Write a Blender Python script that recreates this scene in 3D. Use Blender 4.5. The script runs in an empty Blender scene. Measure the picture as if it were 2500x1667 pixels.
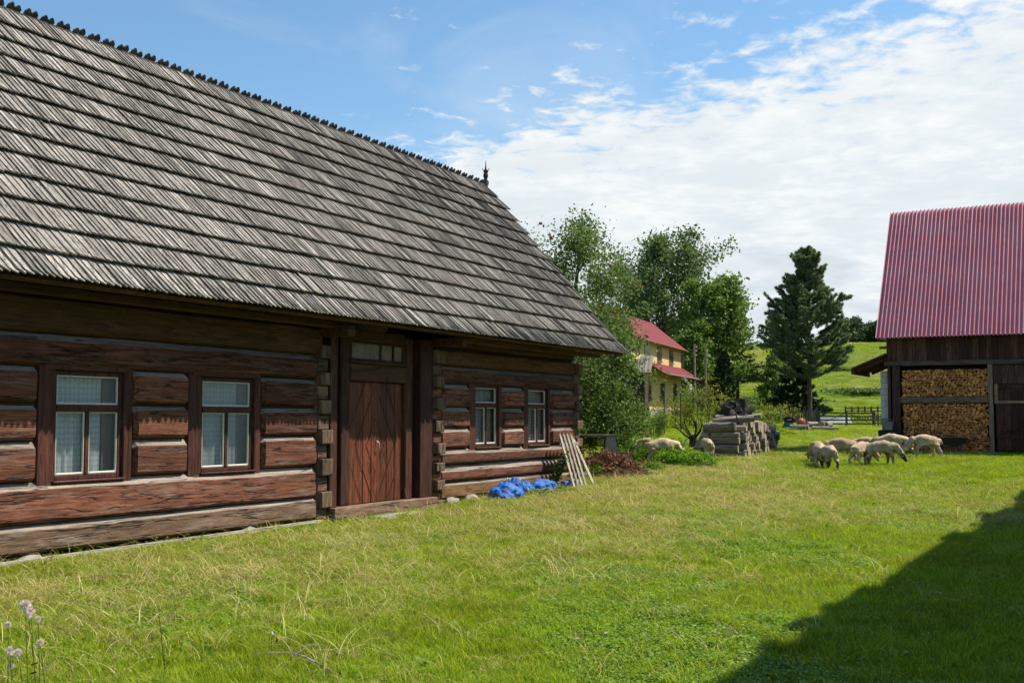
import bpy, bmesh, math, random
import numpy as np
from mathutils import Vector, Matrix, Quaternion, noise as mnoise

scene = bpy.context.scene
rnd = random.Random(7)

# ------------------------------------------------------------------ camera, sky, sun, exposure
EYE = 1.6
PITCH = math.radians(3.81)
FPX = 2850.0                       # focal length in pixels of a 2500 px wide picture
AZ = math.radians(27.6)            # bearing of the log house's long wall
U = Vector((math.sin(AZ), math.cos(AZ), 0))     # along the house
NV = Vector((math.cos(AZ), -math.sin(AZ), 0))   # out of its front wall
DW = -10.868                       # front wall plane: P . NV = DW

cam = bpy.data.cameras.new('camera')
cam.sensor_width = 36.0
cam.lens = FPX / 2500.0 * 36.0
cam.clip_start = 0.05
cam.clip_end = 9000
cam_o = bpy.data.objects.new('camera', cam)
scene.collection.objects.link(cam_o)
cam_o.location = (0, 0, EYE)
cam_o.rotation_euler = (math.pi / 2 + PITCH, 0, 0)
scene.camera = cam_o

SUN_AZ, SUN_EL = math.radians(72), math.radians(52)
SUN_DIR = Vector((math.cos(SUN_EL) * math.sin(SUN_AZ), math.cos(SUN_EL) * math.cos(SUN_AZ), math.sin(SUN_EL)))
sl = bpy.data.lights.new('sun', 'SUN')
sl.energy = 4.3
sl.angle = math.radians(0.55)
sl.color = (1.0, 0.93, 0.82)
so = bpy.data.objects.new('sun', sl)
so.rotation_euler = SUN_DIR.to_track_quat('Z', 'Y').to_euler()
so.location = (30, 10, 40)
scene.collection.objects.link(so)

def make_world():
    w = bpy.data.worlds.new('World')
    scene.world = w
    w.use_nodes = True
    nt = w.node_tree
    nt.nodes.clear()
    N = nt.nodes.new
    L = nt.links.new
    def math_(op, a, b=None, c=None, clamp=False):
        n = N('ShaderNodeMath'); n.operation = op; n.use_clamp = clamp
        for i, x in enumerate((a, b, c)):
            if x is None: continue
            if isinstance(x, (int, float)): n.inputs[i].default_value = x
            else: L(x, n.inputs[i])
        return n.outputs[0]
    def sstep(x, lo, hi):
        n = N('ShaderNodeMapRange'); n.interpolation_type = 'SMOOTHSTEP'
        L(x, n.inputs[0]); n.inputs[1].default_value = lo; n.inputs[2].default_value = hi
        return n.outputs[0]
    def noise_(vec, sc, det, rough, dist=0.0):
        n = N('ShaderNodeTexNoise'); L(vec, n.inputs['Vector'])
        n.inputs['Scale'].default_value = sc; n.inputs['Detail'].default_value = det
        n.inputs['Roughness'].default_value = rough; n.inputs['Distortion'].default_value = dist
        return n.outputs[0]
    def comb(x, y, z):
        n = N('ShaderNodeCombineXYZ')
        for i, v in enumerate((x, y, z)):
            if isinstance(v, (int, float)): n.inputs[i].default_value = v
            else: L(v, n.inputs[i])
        return n.outputs[0]
    sky = N('ShaderNodeTexSky')
    sky.sky_type = 'NISHITA'; sky.sun_disc = False
    sky.sun_elevation = SUN_EL; sky.sun_rotation = SUN_AZ
    sky.air_density = 1.0; sky.dust_density = 0.4; sky.ozone_density = 2.2
    hs = N('ShaderNodeHueSaturation'); hs.inputs['Saturation'].default_value = 1.12
    hs.inputs['Hue'].default_value = 0.492
    L(sky.outputs[0], hs.inputs['Color'])
    bg = N('ShaderNodeBackground'); bg.inputs[1].default_value = 0.10
    L(hs.outputs[0], bg.inputs[0])
    tc = N('ShaderNodeTexCoord'); sp = N('ShaderNodeSeparateXYZ')
    L(tc.outputs['Generated'], sp.inputs[0])
    x, y, z = sp.outputs
    zc = math_('ADD', math_('MAXIMUM', z, 0.0), 0.06)
    px = math_('DIVIDE', x, zc); py = math_('DIVIDE', y, zc)
    p = comb(px, py, 0.0)
    # a bank of altocumulus whose edge crosses the sky from ahead-left to the right
    e = math_('ADD', math_('MULTIPLY_ADD', px, 1.25, py), -3.0)
    cover = sstep(e, -1.1, 1.5)
    n1 = noise_(p, 0.85, 4, 0.55, 0.3)
    n2 = noise_(comb(math_('MULTIPLY', px, 10.0), math_('MULTIPLY', py, 9.0), 3.0), 1.0, 5, 0.6, 0.35)
    n3 = noise_(comb(math_('MULTIPLY', px, 2.6), math_('MULTIPLY', py, 2.0), 7.7), 1.0, 5, 0.6, 0.4)
    d = math_('ADD', math_('MULTIPLY', cover, 1.35), -0.28)
    d = math_('ADD', d, math_('MULTIPLY_ADD', n1, 1.5, -0.75))
    d = math_('ADD', d, math_('MULTIPLY_ADD', n3, 1.1, -0.55))
    fine = math_('MULTIPLY_ADD', n2, 2.1, -1.05)
    d = math_('ADD', d, math_('MULTIPLY', fine, sstep(e, 4.2, 0.3)))
    dens = sstep(d, 0.15, 0.80)
    wisp = math_('MULTIPLY', sstep(noise_(comb(math_('MULTIPLY', px, 1.4), math_('MULTIPLY', py, 1.0), 1.3), 1.1, 5, 0.6, 0.6), 0.48, 0.8), 0.28)
    low = sstep(z, 0.13, 0.0)          # haze of cloud towards the horizon
    dens = math_('MAXIMUM', math_('MAXIMUM', dens, wisp), math_('MULTIPLY', low, 0.9))
    # grey undersides of the lower cumulus
    g = noise_(comb(math_('MULTIPLY', x, 7.0), math_('MULTIPLY', y, 7.0), math_('MULTIPLY', z, 26.0)), 1.0, 5, 0.55, 0.4)
    lowcu = math_('MULTIPLY', sstep(g, 0.47, 0.62), sstep(z, 0.34, 0.06))
    mix = N('ShaderNodeMix'); mix.data_type = 'RGBA'
    L(math_('MULTIPLY', lowcu, 0.85), mix.inputs[0])
    mix.inputs[6].default_value = (0.84, 0.865, 0.87, 1)
    mix.inputs[7].default_value = (0.50, 0.585, 0.65, 1)
    shade = sstep(math_('ADD', math_('MULTIPLY', n2, .6), math_('MULTIPLY', n3, .6)), .42, .78)
    mix2 = N('ShaderNodeMix'); mix2.data_type = 'RGBA'
    L(shade, mix2.inputs[0]); mix2.inputs[6].default_value = (.68, .745, .79, 1); L(mix.outputs[2], mix2.inputs[7])
    bgc = N('ShaderNodeBackground'); bgc.inputs[1].default_value = 0.69
    L(mix2.outputs[2], bgc.inputs[0])
    ms = N('ShaderNodeMixShader')
    L(dens, ms.inputs[0]); L(bg.outputs[0], ms.inputs[1]); L(bgc.outputs[0], ms.inputs[2])
    out = N('ShaderNodeOutputWorld')
    L(ms.outputs[0], out.inputs[0])
    w.cycles.sampling_method = 'MANUAL'
    w.cycles.sample_map_resolution = 1024
make_world()

scene.view_settings.view_transform = 'Standard'
scene.view_settings.look = 'None'
scene.view_settings.exposure = 0.72
scene.view_settings.gamma = 1.0
scene.view_settings.use_curve_mapping = False
scene.cycles.use_denoising = True
scene.cycles.max_bounces = 6
scene.cycles.transparent_max_bounces = 10
scene.cycles.sample_clamp_indirect = 6.0

# ------------------------------------------------------------------ helpers
COL = scene.collection

class MB:
    """collects faces; build() links them as one mesh object"""
    def __init__(s, off=(0, 0, 0)):
        s.v, s.f, s.m, s.t = [], [], [], []
        s.off = off
    def add(s, vs, fs, m=0, t=0.5):
        b = len(s.v)
        o = s.off
        s.v += [(p[0] + o[0], p[1] + o[1], p[2] + o[2]) for p in vs]
        for i, f in enumerate(fs):
            s.f.append([b + k for k in f])
            s.m.append(m[i] if isinstance(m, (list, tuple)) else m)
            s.t.append(t)
        return s
    def box(s, x0, x1, y0, y1, z0, z1, m=0, t=0.5):
        vs = [(x0, y0, z0), (x1, y0, z0), (x1, y1, z0), (x0, y1, z0), (x0, y0, z1), (x1, y0, z1), (x1, y1, z1), (x0, y1, z1)]
        return s.add(vs, [(0, 3, 2, 1), (4, 5, 6, 7), (0, 1, 5, 4), (1, 2, 6, 5), (2, 3, 7, 6), (3, 0, 4, 7)], m, t)
    def bbox(s, x0, x1, y0, y1, z0, z1, c=0.01, m=0, t=0.5):
        """box with chamfered front (-y) edges"""
        c = min(c, (x1 - x0) / 3, (z1 - z0) / 3)
        vs = [(x0 + c, y0, z0 + c), (x1 - c, y0, z0 + c), (x1 - c, y0, z1 - c), (x0 + c, y0, z1 - c),
              (x0, y0 + c, z0), (x1, y0 + c, z0), (x1, y0 + c, z1), (x0, y0 + c, z1),
              (x0, y1, z0), (x1, y1, z0), (x1, y1, z1), (x0, y1, z1)]
        fs = [(0, 1, 2, 3), (0, 4, 5, 1), (1, 5, 6, 2), (2, 6, 7, 3), (3, 7, 4, 0),
              (4, 8, 9, 5), (5, 9, 10, 6), (6, 10, 11, 7), (7, 11, 8, 4), (8, 11, 10, 9)]
        return s.add(vs, fs, m, t)
    def bar(s, p, q, w, h, up=(0, 0, 1), m=0, t=0.5):
        p, q = Vector(p), Vector(q)
        d = (q - p).normalized()
        a = d.cross(Vector(up))
        if a.length < 1e-4: a = d.cross(Vector((1, 0, 0)))
        a = a.normalized() * (w / 2)
        b = a.cross(d).normalized() * (h / 2)
        vs = [p - a - b, p + a - b, p + a + b, p - a + b, q - a - b, q + a - b, q + a + b, q - a + b]
        return s.add(vs, [(0, 1, 2, 3), (4, 7, 6, 5), (0, 4, 5, 1), (1, 5, 6, 2), (2, 6, 7, 3), (3, 7, 4, 0)], m, t)
    def tube(s, pts, rads, n=6, cap=True, m=0, t=0.5, capm=None):
        pts = [Vector(p) for p in pts]
        if isinstance(rads, (int, float)): rads = [rads] * len(pts)
        vs, fs, ms = [], [], []
        ref = None
        for i, p in enumerate(pts):
            d = (pts[min(i + 1, len(pts) - 1)] - pts[max(i - 1, 0)]).normalized()
            if ref is None:
                ref = d.orthogonal().normalized()
            ref = (ref - d * ref.dot(d))
            ref = ref.normalized() if ref.length > 1e-5 else d.orthogonal().normalized()
            b = d.cross(ref)
            for k in range(n):
                a = 2 * math.pi * k / n
                vs.append(p + (ref * math.cos(a) + b * math.sin(a)) * rads[i])
        for i in range(len(pts) - 1):
            for k in range(n):
                fs.append((i * n + k, i * n + (k + 1) % n, (i + 1) * n + (k + 1) % n, (i + 1) * n + k)); ms.append(m)
        if cap:
            fs.append(tuple(range(n - 1, -1, -1))); ms.append(m if capm is None else capm)
            e = (len(pts) - 1) * n
            fs.append(tuple(range(e, e + n))); ms.append(m if capm is None else capm)
        return s.add(vs, fs, ms, t)
    def lathe(s, prof, n=10, c=(0, 0, 0), m=0, t=0.5):
        vs, fs = [], []
        for r, z in prof:
            for k in range(n):
                a = 2 * math.pi * k / n
                vs.append((c[0] + r * math.cos(a), c[1] + r * math.sin(a), c[2] + z))
        for i in range(len(prof) - 1):
            for k in range(n):
                fs.append((i * n + k, i * n + (k + 1) % n, (i + 1) * n + (k + 1) % n, (i + 1) * n + k))
        fs.append(tuple(range(n - 1, -1, -1)))
        fs.append(tuple(range((len(prof) - 1) * n, len(prof) * n)))
        return s.add(vs, fs, m, t)
    def mesh(s, name, mats, smooth=None):
        me = bpy.data.meshes.new(name)
        me.from_pydata([tuple(p) for p in s.v], [], s.f)
        for m in (mats if isinstance(mats, (list, tuple)) else [mats]):
            me.materials.append(m)
        if len(me.polygons) == len(s.m):
            me.polygons.foreach_set('material_index', s.m)
            at = me.attributes.new('tint', 'FLOAT', 'FACE')
            at.data.foreach_set('value', s.t)
        if smooth is not None:
            me.polygons.foreach_set('use_smooth', [True] * len(me.polygons))
            me.set_sharp_from_angle(angle=math.radians(smooth))
        me.update()
        return me
    def build(s, name, mats, parent=None, smooth=None):
        return link(name, s.mesh(name, mats, smooth), parent)

def link(name, data, parent=None):
    o = bpy.data.objects.new(name, data)
    COL.objects.link(o)
    if parent is not None: o.parent = parent
    return o

def tag(o, label, cat, group=None, kind=None):
    if label: o['label'] = label
    if cat: o['category'] = cat
    if group: o['group'] = group
    if kind: o['kind'] = kind
    return o

def empty(name, loc=(0, 0, 0), rz=0.0):
    o = bpy.data.objects.new(name, None)
    o.empty_display_size = 0.3
    COL.objects.link(o)
    o.location = loc
    o.rotation_euler = (0, 0, rz)
    return o

def np_mesh(name, V, k, tint, mats):
    """V: (faces*k, 3) unshared corners, k corners each"""
    V = np.asarray(V, np.float32).reshape(-1, 3)
    nf = len(V) // k
    me = bpy.data.meshes.new(name)
    me.vertices.add(len(V)); me.vertices.foreach_set('co', V.ravel())
    me.loops.add(len(V)); me.loops.foreach_set('vertex_index', np.arange(len(V), dtype=np.int32))
    me.polygons.add(nf)
    me.polygons.foreach_set('loop_start', np.arange(0, len(V), k, dtype=np.int32))
    me.materials.append(mats)
    at = me.attributes.new('tint', 'FLOAT', 'FACE')
    at.data.foreach_set('value', np.asarray(tint, np.float32))
    me.update(calc_edges=True)
    return me

def unit(A):
    return A / np.maximum(np.linalg.norm(A, axis=1, keepdims=True), 1e-6)

def leaf_quads(Cn, A, l, w, rng, fold=0.25, roll=None):
    """one bent four-cornered leaf per centre: long axis A, length l, width w"""
    n = len(Cn)
    A = unit(A)
    R = unit(np.cross(A, rng.normal(size=(n, 3)) if roll is None else roll))
    Nn = np.cross(A, R)
    l = np.broadcast_to(np.asarray(l), (n,))[:, None]; w = np.broadcast_to(np.asarray(w), (n,))[:, None]
    V = np.empty((n, 4, 3))
    V[:, 0] = Cn - A * l * .5
    V[:, 1] = Cn + R * w * .5 + Nn * w * fold
    V[:, 2] = Cn + A * l * .5
    V[:, 3] = Cn - R * w * .5 + Nn * w * fold
    return V.reshape(-1, 3)

# terrain -----------------------------------------------------------
_TY = [-60, 12, 18, 22, 27, 31, 40, 60, 90, 100, 115, 140, 180, 220, 255, 290, 360, 500, 900, 2500]
_TZ = [0, 0, .04, .10, .18, .33, .52, .75, 1.06, 1.5, 3.0, 6.2, 11.4, 15.6, 17.6, 17.9, 15, 6, 0, 0]
def ground_z(x, y):
    z = float(np.interp(y, _TY, _TZ))
    if y > 92:
        k = min(1, (y - 92) / 60)
        z += k * (1.3 * mnoise.noise((x * .012 + 3, y * .012, 1.0)) + .5 * mnoise.noise((x * .04, y * .04, 5.0)))
        z += k * max(-4, min(5, (x - 55) * .022))
    if y > 30:      # the yellow house stands on a low rise left of the yard
        k = max(0, min(1, (y - 62) / 30)) * max(0, min(1, (24 - x) / 10)) * max(0, min(1, (130 - y) / 25))
        z += .85 * k
    d = max(0.0, min(1.0, 1 - abs(y - 20) / 60))
    z += .022 * mnoise.noise((x * .55, y * .55, 2.0)) + .05 * d * mnoise.noise((x * .17, y * .17, 9.0)) * (1 if y > 14 else .5)
    return z

_cp, _sp = math.cos(PITCH), math.sin(PITCH)
def ray(px, py):
    a = (px - 1250) / FPX; b = -(py - 833.5) / FPX
    return Vector((a, _cp - _sp * b, _sp + _cp * b))
def G(px, py):
    """ground point seen at a pixel of the 2500 x 1667 photograph"""
    r = ray(px, py)
    t = 4.0
    while t < 300:
        P = Vector((0, 0, EYE)) + r * t
        if P.z < ground_z(P.x, P.y): return P
        t += 0.03
    return P
def V(px, py, Y):
    """point at depth Y seen at a pixel"""
    r = ray(px, py)
    return Vector((0, 0, EYE)) + r * (Y / r.y)
def on_ground(x, y, dz=0.0):
    return Vector((x, y, ground_z(x, y) + dz))

# ------------------------------------------------------------------ materials
class NT:
    def __init__(s, name):
        s.mat = bpy.data.materials.new(name); s.mat.use_nodes = True
        s.nt = s.mat.node_tree; s.nt.nodes.clear()
        s.out = s.n('ShaderNodeOutputMaterial')
    def n(s, kind, **kw):
        nd = s.nt.nodes.new(kind)
        for k, v in kw.items(): setattr(nd, k, v)
        return nd
    def put(s, v, sock):
        if hasattr(v, 'is_output'): s.nt.links.new(v, sock)
        else: sock.default_value = v if not (isinstance(v, tuple) and len(v) == 3 and sock.type == 'RGBA') else (*v, 1)
    def math(s, op, a, b=0.0, c=0.0, clamp=False):
        nd = s.n('ShaderNodeMath', operation=op, use_clamp=clamp)
        for i, x in enumerate((a, b, c)): s.put(x, nd.inputs[i])
        return nd.outputs[0]
    def mix(s, f, a, b, blend='MIX'):
        nd = s.n('ShaderNodeMix', data_type='RGBA', blend_type=blend)
        s.put(f, nd.inputs[0]); s.put(a, nd.inputs[6]); s.put(b, nd.inputs[7])
        return nd.outputs[2]
    def ramp(s, x, stops):
        nd = s.n('ShaderNodeValToRGB')
        el = nd.color_ramp.elements
        while len(el) < len(stops): el.new(0.5)
        for e, (p, c) in zip(el, stops):
            e.position = p
            e.color = (*c, 1) if isinstance(c, tuple) else (c, c, c, 1)
        s.put(x, nd.inputs[0])
        return nd.outputs[0]
    def noise(s, vec, sc, det=4, rough=.6, dist=0.0):
        nd = s.n('ShaderNodeTexNoise')
        if vec is not None: s.put(vec, nd.inputs['Vector'])
        for k, v in (('Scale', sc), ('Detail', det), ('Roughness', rough), ('Distortion', dist)): nd.inputs[k].default_value = v
        return nd.outputs[0]
    def map(s, vec, scale=(1, 1, 1), loc=(0, 0, 0)):
        nd = s.n('ShaderNodeMapping')
        s.put(vec, nd.inputs[0]); s.put(loc, nd.inputs['Location']); s.put(scale, nd.inputs['Scale'])
        return nd.outputs[0]
    def coord(s, which='Object'): return s.n('ShaderNodeTexCoord').outputs[which]
    def pos(s): return s.n('ShaderNodeNewGeometry').outputs['Position']
    def rand(s): return s.n('ShaderNodeObjectInfo').outputs['Random']
    def tint(s): return s.n('ShaderNodeAttribute', attribute_name='tint').outputs['Fac']
    def hsv(s, c, h=.5, sat=1.0, v=1.0):
        nd = s.n('ShaderNodeHueSaturation')
        s.put(h, nd.inputs[0]); s.put(sat, nd.inputs[1]); s.put(v, nd.inputs[2]); s.put(c, nd.inputs['Color'])
        return nd.outputs[0]
    def bump(s, h, strength=.4, dist=.01):
        nd = s.n('ShaderNodeBump'); nd.inputs['Strength'].default_value = strength; nd.inputs['Distance'].default_value = dist
        s.put(h, nd.inputs['Height'])
        return nd.outputs[0]
    def bsdf(s, col, rough=.8, bump=None, spec=.3, metal=0.0):
        nd = s.n('ShaderNodeBsdfPrincipled')
        s.put(col, nd.inputs['Base Color']); s.put(rough, nd.inputs['Roughness'])
        nd.inputs['Specular IOR Level'].default_value = spec; nd.inputs['Metallic'].default_value = metal
        if bump is not None: s.nt.links.new(bump, nd.inputs['Normal'])
        return nd.outputs[0]
    def done(s, sh):
        s.nt.links.new(sh, s.out.inputs[0])
        return s.mat

def wood(name, c0, c1, c2, axis='X', grain=1.0, rough=.75, bump=.5, vary=.35, crack=.55, patch=.5, spec=.25, tint=False, knots=False, grey=None, stain=False):
    """sawn or hewn timber, grain along one axis; c0 dark, c1 mid, c2 light"""
    t = NT(name)
    co = t.coord('Object')
    r = t.tint() if tint else t.rand()
    off = t.n('ShaderNodeVectorMath', operation='ADD')
    t.put(co, off.inputs[0])
    cx = t.n('ShaderNodeCombineXYZ')
    for i in range(3): t.put(t.math('MULTIPLY', r, 37.0 + 11 * i), cx.inputs[i])
    t.put(cx.outputs[0], off.inputs[1])
    co = off.outputs[0]
    a = 'XYZ'.index(axis)
    def st(along, across):
        s_ = [across] * 3; s_[a] = along
        return tuple(s_)
    g1 = t.noise(t.map(co, st(2.4, 24 * grain)), 1.0, 8, .72, .5)
    g2 = t.noise(t.map(co, st(.35, 3.2)), 1.0, 4, .6, .25)
    g3 = t.noise(t.map(co, st(.5, 8 * grain)), 1.0, 4, .55, .25)
    g5 = t.noise(co, 34.0, 4, .7)
    col = t.ramp(g1, [(.3, c0), (.5, c1), (.72, c2)])
    col = t.mix(t.math('MULTIPLY', t.ramp(g2, [(.35, 1.0), (.62, 0.0)]), patch), col, c0)
    ck = t.ramp(t.math('ABSOLUTE', t.math('SUBTRACT', g3, .5)), [(.006, 1.0), (.022, 0.0)])
    col = t.hsv(col, .5, 1.0, t.math('MULTIPLY_ADD', g5, .9, .55))
    col = t.mix(t.math('MULTIPLY', ck, crack), col, tuple(x * .18 for x in c0))
    h = t.math('ADD', t.math('SUBTRACT', t.math('MULTIPLY', g1, .7), t.math('MULTIPLY', ck, .9)), t.math('MULTIPLY', g5, .35))
    if stain:
        sn_ = t.noise(t.pos(), .8, 5, .65, .6)
        col = t.hsv(col, .5, 1.0, t.math('MULTIPLY_ADD', sn_, 1.1, .45))
        col = t.mix(t.ramp(t.noise(t.pos(), 2.3, 5, .7), [(.60, 0.0), (.78, .45)]), col, (.10, .10, .055))
    if knots:
        vo = t.n('ShaderNodeTexVoronoi', feature='DISTANCE_TO_EDGE') if False else t.n('ShaderNodeTexVoronoi')
        vo.inputs['Scale'].default_value = 1.0; vo.inputs['Randomness'].default_value = 1.0
        t.put(t.map(co, st(1.6, 4.5)), vo.inputs['Vector'])
        k = t.ramp(vo.outputs['Distance'], [(.05, 1.0), (.13, 0.0)])
        col = t.mix(t.math('MULTIPLY', k, .75), col, tuple(x * .45 for x in c0))
        h = t.math('ADD', h, t.math('MULTIPLY', k, .4))
    if grey:
        g4 = t.noise(t.map(co, st(1.6, 13)), 1.0, 6, .75, .4)
        col = t.mix(t.math('MULTIPLY', t.ramp(g4, [(.52, 0.0), (.70, 1.0)]), .8), col, grey)
    col = t.hsv(col, .5, 1.0, t.math('MULTIPLY_ADD', r, vary * 2, 1 - vary))
    return t.done(t.bsdf(col, rough, t.bump(h, bump, .012), spec))

def plain(name, c, rough=.6, vary=.2, sc=6.0, spec=.3, metal=0.0, bump=.15, patch=None):
    t = NT(name)
    co = t.coord('Object')
    nz = t.noise(co, sc, 5, .6, .3)
    col = t.hsv(t.mix(1.0, c, c), .5, 1, t.math('MULTIPLY_ADD', nz, vary * 2, 1 - vary))
    if patch: col = t.mix(t.ramp(t.noise(co, sc * .4, 4, .6), [(.48, 0.0), (.6, 1.0)]), col, patch)
    return t.done(t.bsdf(col, rough, t.bump(nz, bump, .01), spec, metal))

def leafmat(name, dark, mid, light, trans=.35, rough=.5, spec=.35, pos_sc=.0, rnd_amt=.0, dry=None):
    t = NT(name)
    x = t.tint()
    col = t.ramp(x, [(.05, dark), (.5, mid), (.95, light)])
    if pos_sc:
        nz = t.noise(t.pos(), pos_sc, 3, .55)
        if dry: col = t.mix(t.ramp(nz, [(.45, 0.0), (.68, .75)]), col, dry)
        col = t.hsv(col, t.math('MULTIPLY_ADD', nz, .04, .48), 1.0, t.math('MULTIPLY_ADD', nz, .7, .65))
    if rnd_amt:
        col = t.hsv(col, .5, 1.0, t.math('MULTIPLY_ADD', t.rand(), rnd_amt * 2, 1 - rnd_amt))
    p = t.bsdf(col, rough, None, spec)
    tr = t.n('ShaderNodeBsdfTranslucent')
    t.put(t.hsv(col, .49, 1.1, 1.25), tr.inputs[0])
    ms = t.n('ShaderNodeMixShader'); ms.inputs[0].default_value = trans
    t.nt.links.new(p, ms.inputs[1]); t.nt.links.new(tr.outputs[0], ms.inputs[2])
    return t.done(ms.outputs[0])

M = {}
M['log'] = wood('log_redbrown', (.046, .016, .010), (.17, .059, .031), (.33, .138, .074), 'X', 1.2, .75, .8, .35, .95, .5, knots=True, grey=(.23, .17, .13))
M['log_top'] = wood('log_weathered', (.14, .11, .085), (.27, .225, .18), (.40, .345, .285), 'X', 1.3, .85, .6, .2, .85, .35)
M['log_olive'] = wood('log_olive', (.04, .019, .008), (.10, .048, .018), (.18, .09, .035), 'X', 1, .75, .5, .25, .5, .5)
M['log_base'] = wood('log_base', (.06, .036, .023), (.17, .10, .06), (.31, .21, .14), 'X', 1.2, .8, .8, .3, .95, .5, knots=True, grey=(.30, .25, .20))
M['log_base2'] = wood('log_base_orange', (.09, .045, .02), (.20, .105, .045), (.33, .20, .10), 'X', 1, .8, .6, .3, .8, .5, knots=True)
M['log_end'] = wood('log_end', (.06, .038, .025), (.145, .095, .062), (.25, .175, .12), 'Z', .6, .85, .6, .35, .8, .6)
M['post'] = wood('post_dark', (.026, .010, .007), (.07, .026, .016), (.16, .058, .034), 'Z', 1, .65, .5, .3, .7, .5)
M['door'] = wood('door_plank', (.045, .011, .005), (.155, .040, .014), (.30, .095, .034), 'Z', .9, .55, .5, .3, .7, .6, .4)
M['door_groove'] = plain('door_groove', (.012, .005, .003), .9)
M['lintel'] = wood('lintel_board', (.04, .019, .009), (.10, .046, .02), (.17, .085, .04), 'X', 1, .7, .5, .25, .6, .5)
M['frame'] = wood('window_frame', (.03, .011, .008), (.08, .027, .018), (.16, .058, .034), 'Z', 1.2, .6, .4, .3, .6, .5)
M['putty'] = plain('putty', (.62, .59, .52), .8, .25, 30)
M['chink'] = plain('moss_chinking', (.045, .030, .017), .95, .5, 20, bump=.6)
M['soffit'] = wood('soffit_board', (.03, .014, .007), (.075, .036, .015), (.12, .06, .026), 'Y', 1, .8, .4, .3, .6, .5)
M['shingle'] = wood('shingle_grey', (.08, .072, .062), (.305, .275, .238), (.455, .42, .37), 'Y', 1.5, .85, .6, .30, .8, .42, .15, tint=True, stain=True)
M['ridge'] = wood('ridge_shingle', (.03, .028, .026), (.065, .06, .056), (.12, .11, .10), 'Z', 1.5, .85, .6, .3, .7, .5)  # shade of shingles facing away is put into this dark tone
M['grey_wood'] = wood('grey_plank', (.16, .125, .09), (.36, .30, .235), (.52, .45, .36), 'Z', 1.4, .85, .5, .25, .7, .4)
M['grey_wood_x'] = wood('grey_plank_x', (.13, .11, .09), (.28, .245, .205), (.42, .37, .31), 'X', 1.4, .85, .5, .25, .7, .4)
M['picket_x'] = wood('pale_plank', (.28, .24, .19), (.52, .47, .39), (.66, .61, .53), 'X', 1.4, .85, .5, .2, .7, .35)
M['stone'] = plain('stone', (.30, .28, .25), .9, .4, 5, bump=.6)
M['steel'] = plain('steel', (.55, .55, .55), .35, .15, 10, .5, .9)
M['iron'] = plain('iron', (.05, .048, .045), .6, .3, 12, .4, .3)

def glass_mat():
    t = NT('window_glass')
    tr = t.n('ShaderNodeBsdfTransparent'); tr.inputs[0].default_value = (.93, .95, .95, 1)
    gl = t.n('ShaderNodeBsdfGlossy'); gl.inputs['Roughness'].default_value = .03
    t.put(t.bump(t.noise(t.coord(), 5, 2, .5), .08, .01), gl.inputs['Normal'])
    lw = t.n('ShaderNodeLayerWeight'); lw.inputs[0].default_value = .28
    ms = t.n('ShaderNodeMixShader')
    t.put(t.math('MULTIPLY_ADD', lw.outputs['Fresnel'], .5, .05, True), ms.inputs[0])
    t.nt.links.new(tr.outputs[0], ms.inputs[1]); t.nt.links.new(gl.outputs[0], ms.inputs[2])
    return t.done(ms.outputs[0])
M['glass'] = glass_mat()

def lace_mat():
    t = NT('lace_curtain')
    co = t.coord('Object')
    vo = t.n('ShaderNodeTexVoronoi'); vo.inputs['Scale'].default_value = 15.0; vo.inputs['Randomness'].default_value = .12
    t.put(t.map(co, (1, .05, 1)), vo.inputs['Vector'])
    dots = t.ramp(vo.outputs['Distance'], [(.22, 1.0), (.42, .35), (.6, .0)])
    f = t.math('MULTIPLY_ADD', dots, .27, .72)
    di = t.n('ShaderNodeBsdfDiffuse'); di.inputs[0].default_value = (.93, .95, .94, 1)
    tl = t.n('ShaderNodeBsdfTranslucent'); tl.inputs[0].default_value = (.6, .6, .58, 1)
    m1 = t.n('ShaderNodeMixShader'); m1.inputs[0].default_value = .25
    t.nt.links.new(di.outputs[0], m1.inputs[1]); t.nt.links.new(tl.outputs[0], m1.inputs[2])
    tr = t.n('ShaderNodeBsdfTransparent')
    ms = t.n('ShaderNodeMixShader')
    t.put(f, ms.inputs[0]); t.nt.links.new(tr.outputs[0], ms.inputs[1]); t.nt.links.new(m1.outputs[0], ms.inputs[2])
    return t.done(ms.outputs[0])
M['lace'] = lace_mat()

def ground_mat(name, soil, g1, g2, dry, s1, s2, dryamt):
    t = NT(name)
    p = t.pos()
    a = t.noise(p, s1, 5, .6, .4)
    b = t.noise(p, s2, 6, .7, .3)
    c = t.noise(p, s2 * 7, 4, .6)
    col = t.mix(t.ramp(b, [(.35, 0.0), (.65, 1.0)]), g1, g2)
    col = t.mix(t.math('MULTIPLY', t.ramp(a, [(.46, 0.0), (.66, 1.0)]), dryamt), col, dry)
    col = t.mix(t.ramp(c, [(.28, .8), (.5, 0.0)]), col, soil)
    return t.done(t.bsdf(col, .95, t.bump(t.math('ADD', b, c), .8, .08), .1))
M['ground'] = ground_mat('ground_turf', (.02, .026, .008), (.06, .11, .012), (.10, .16, .018), (.17, .15, .05), .35, 2.2, .4)
M['hill'] = ground_mat('hill_meadow', (.03, .05, .012), (.095, .15, .02), (.17, .235, .03), (.32, .26, .09), .05, .5, .9)

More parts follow.
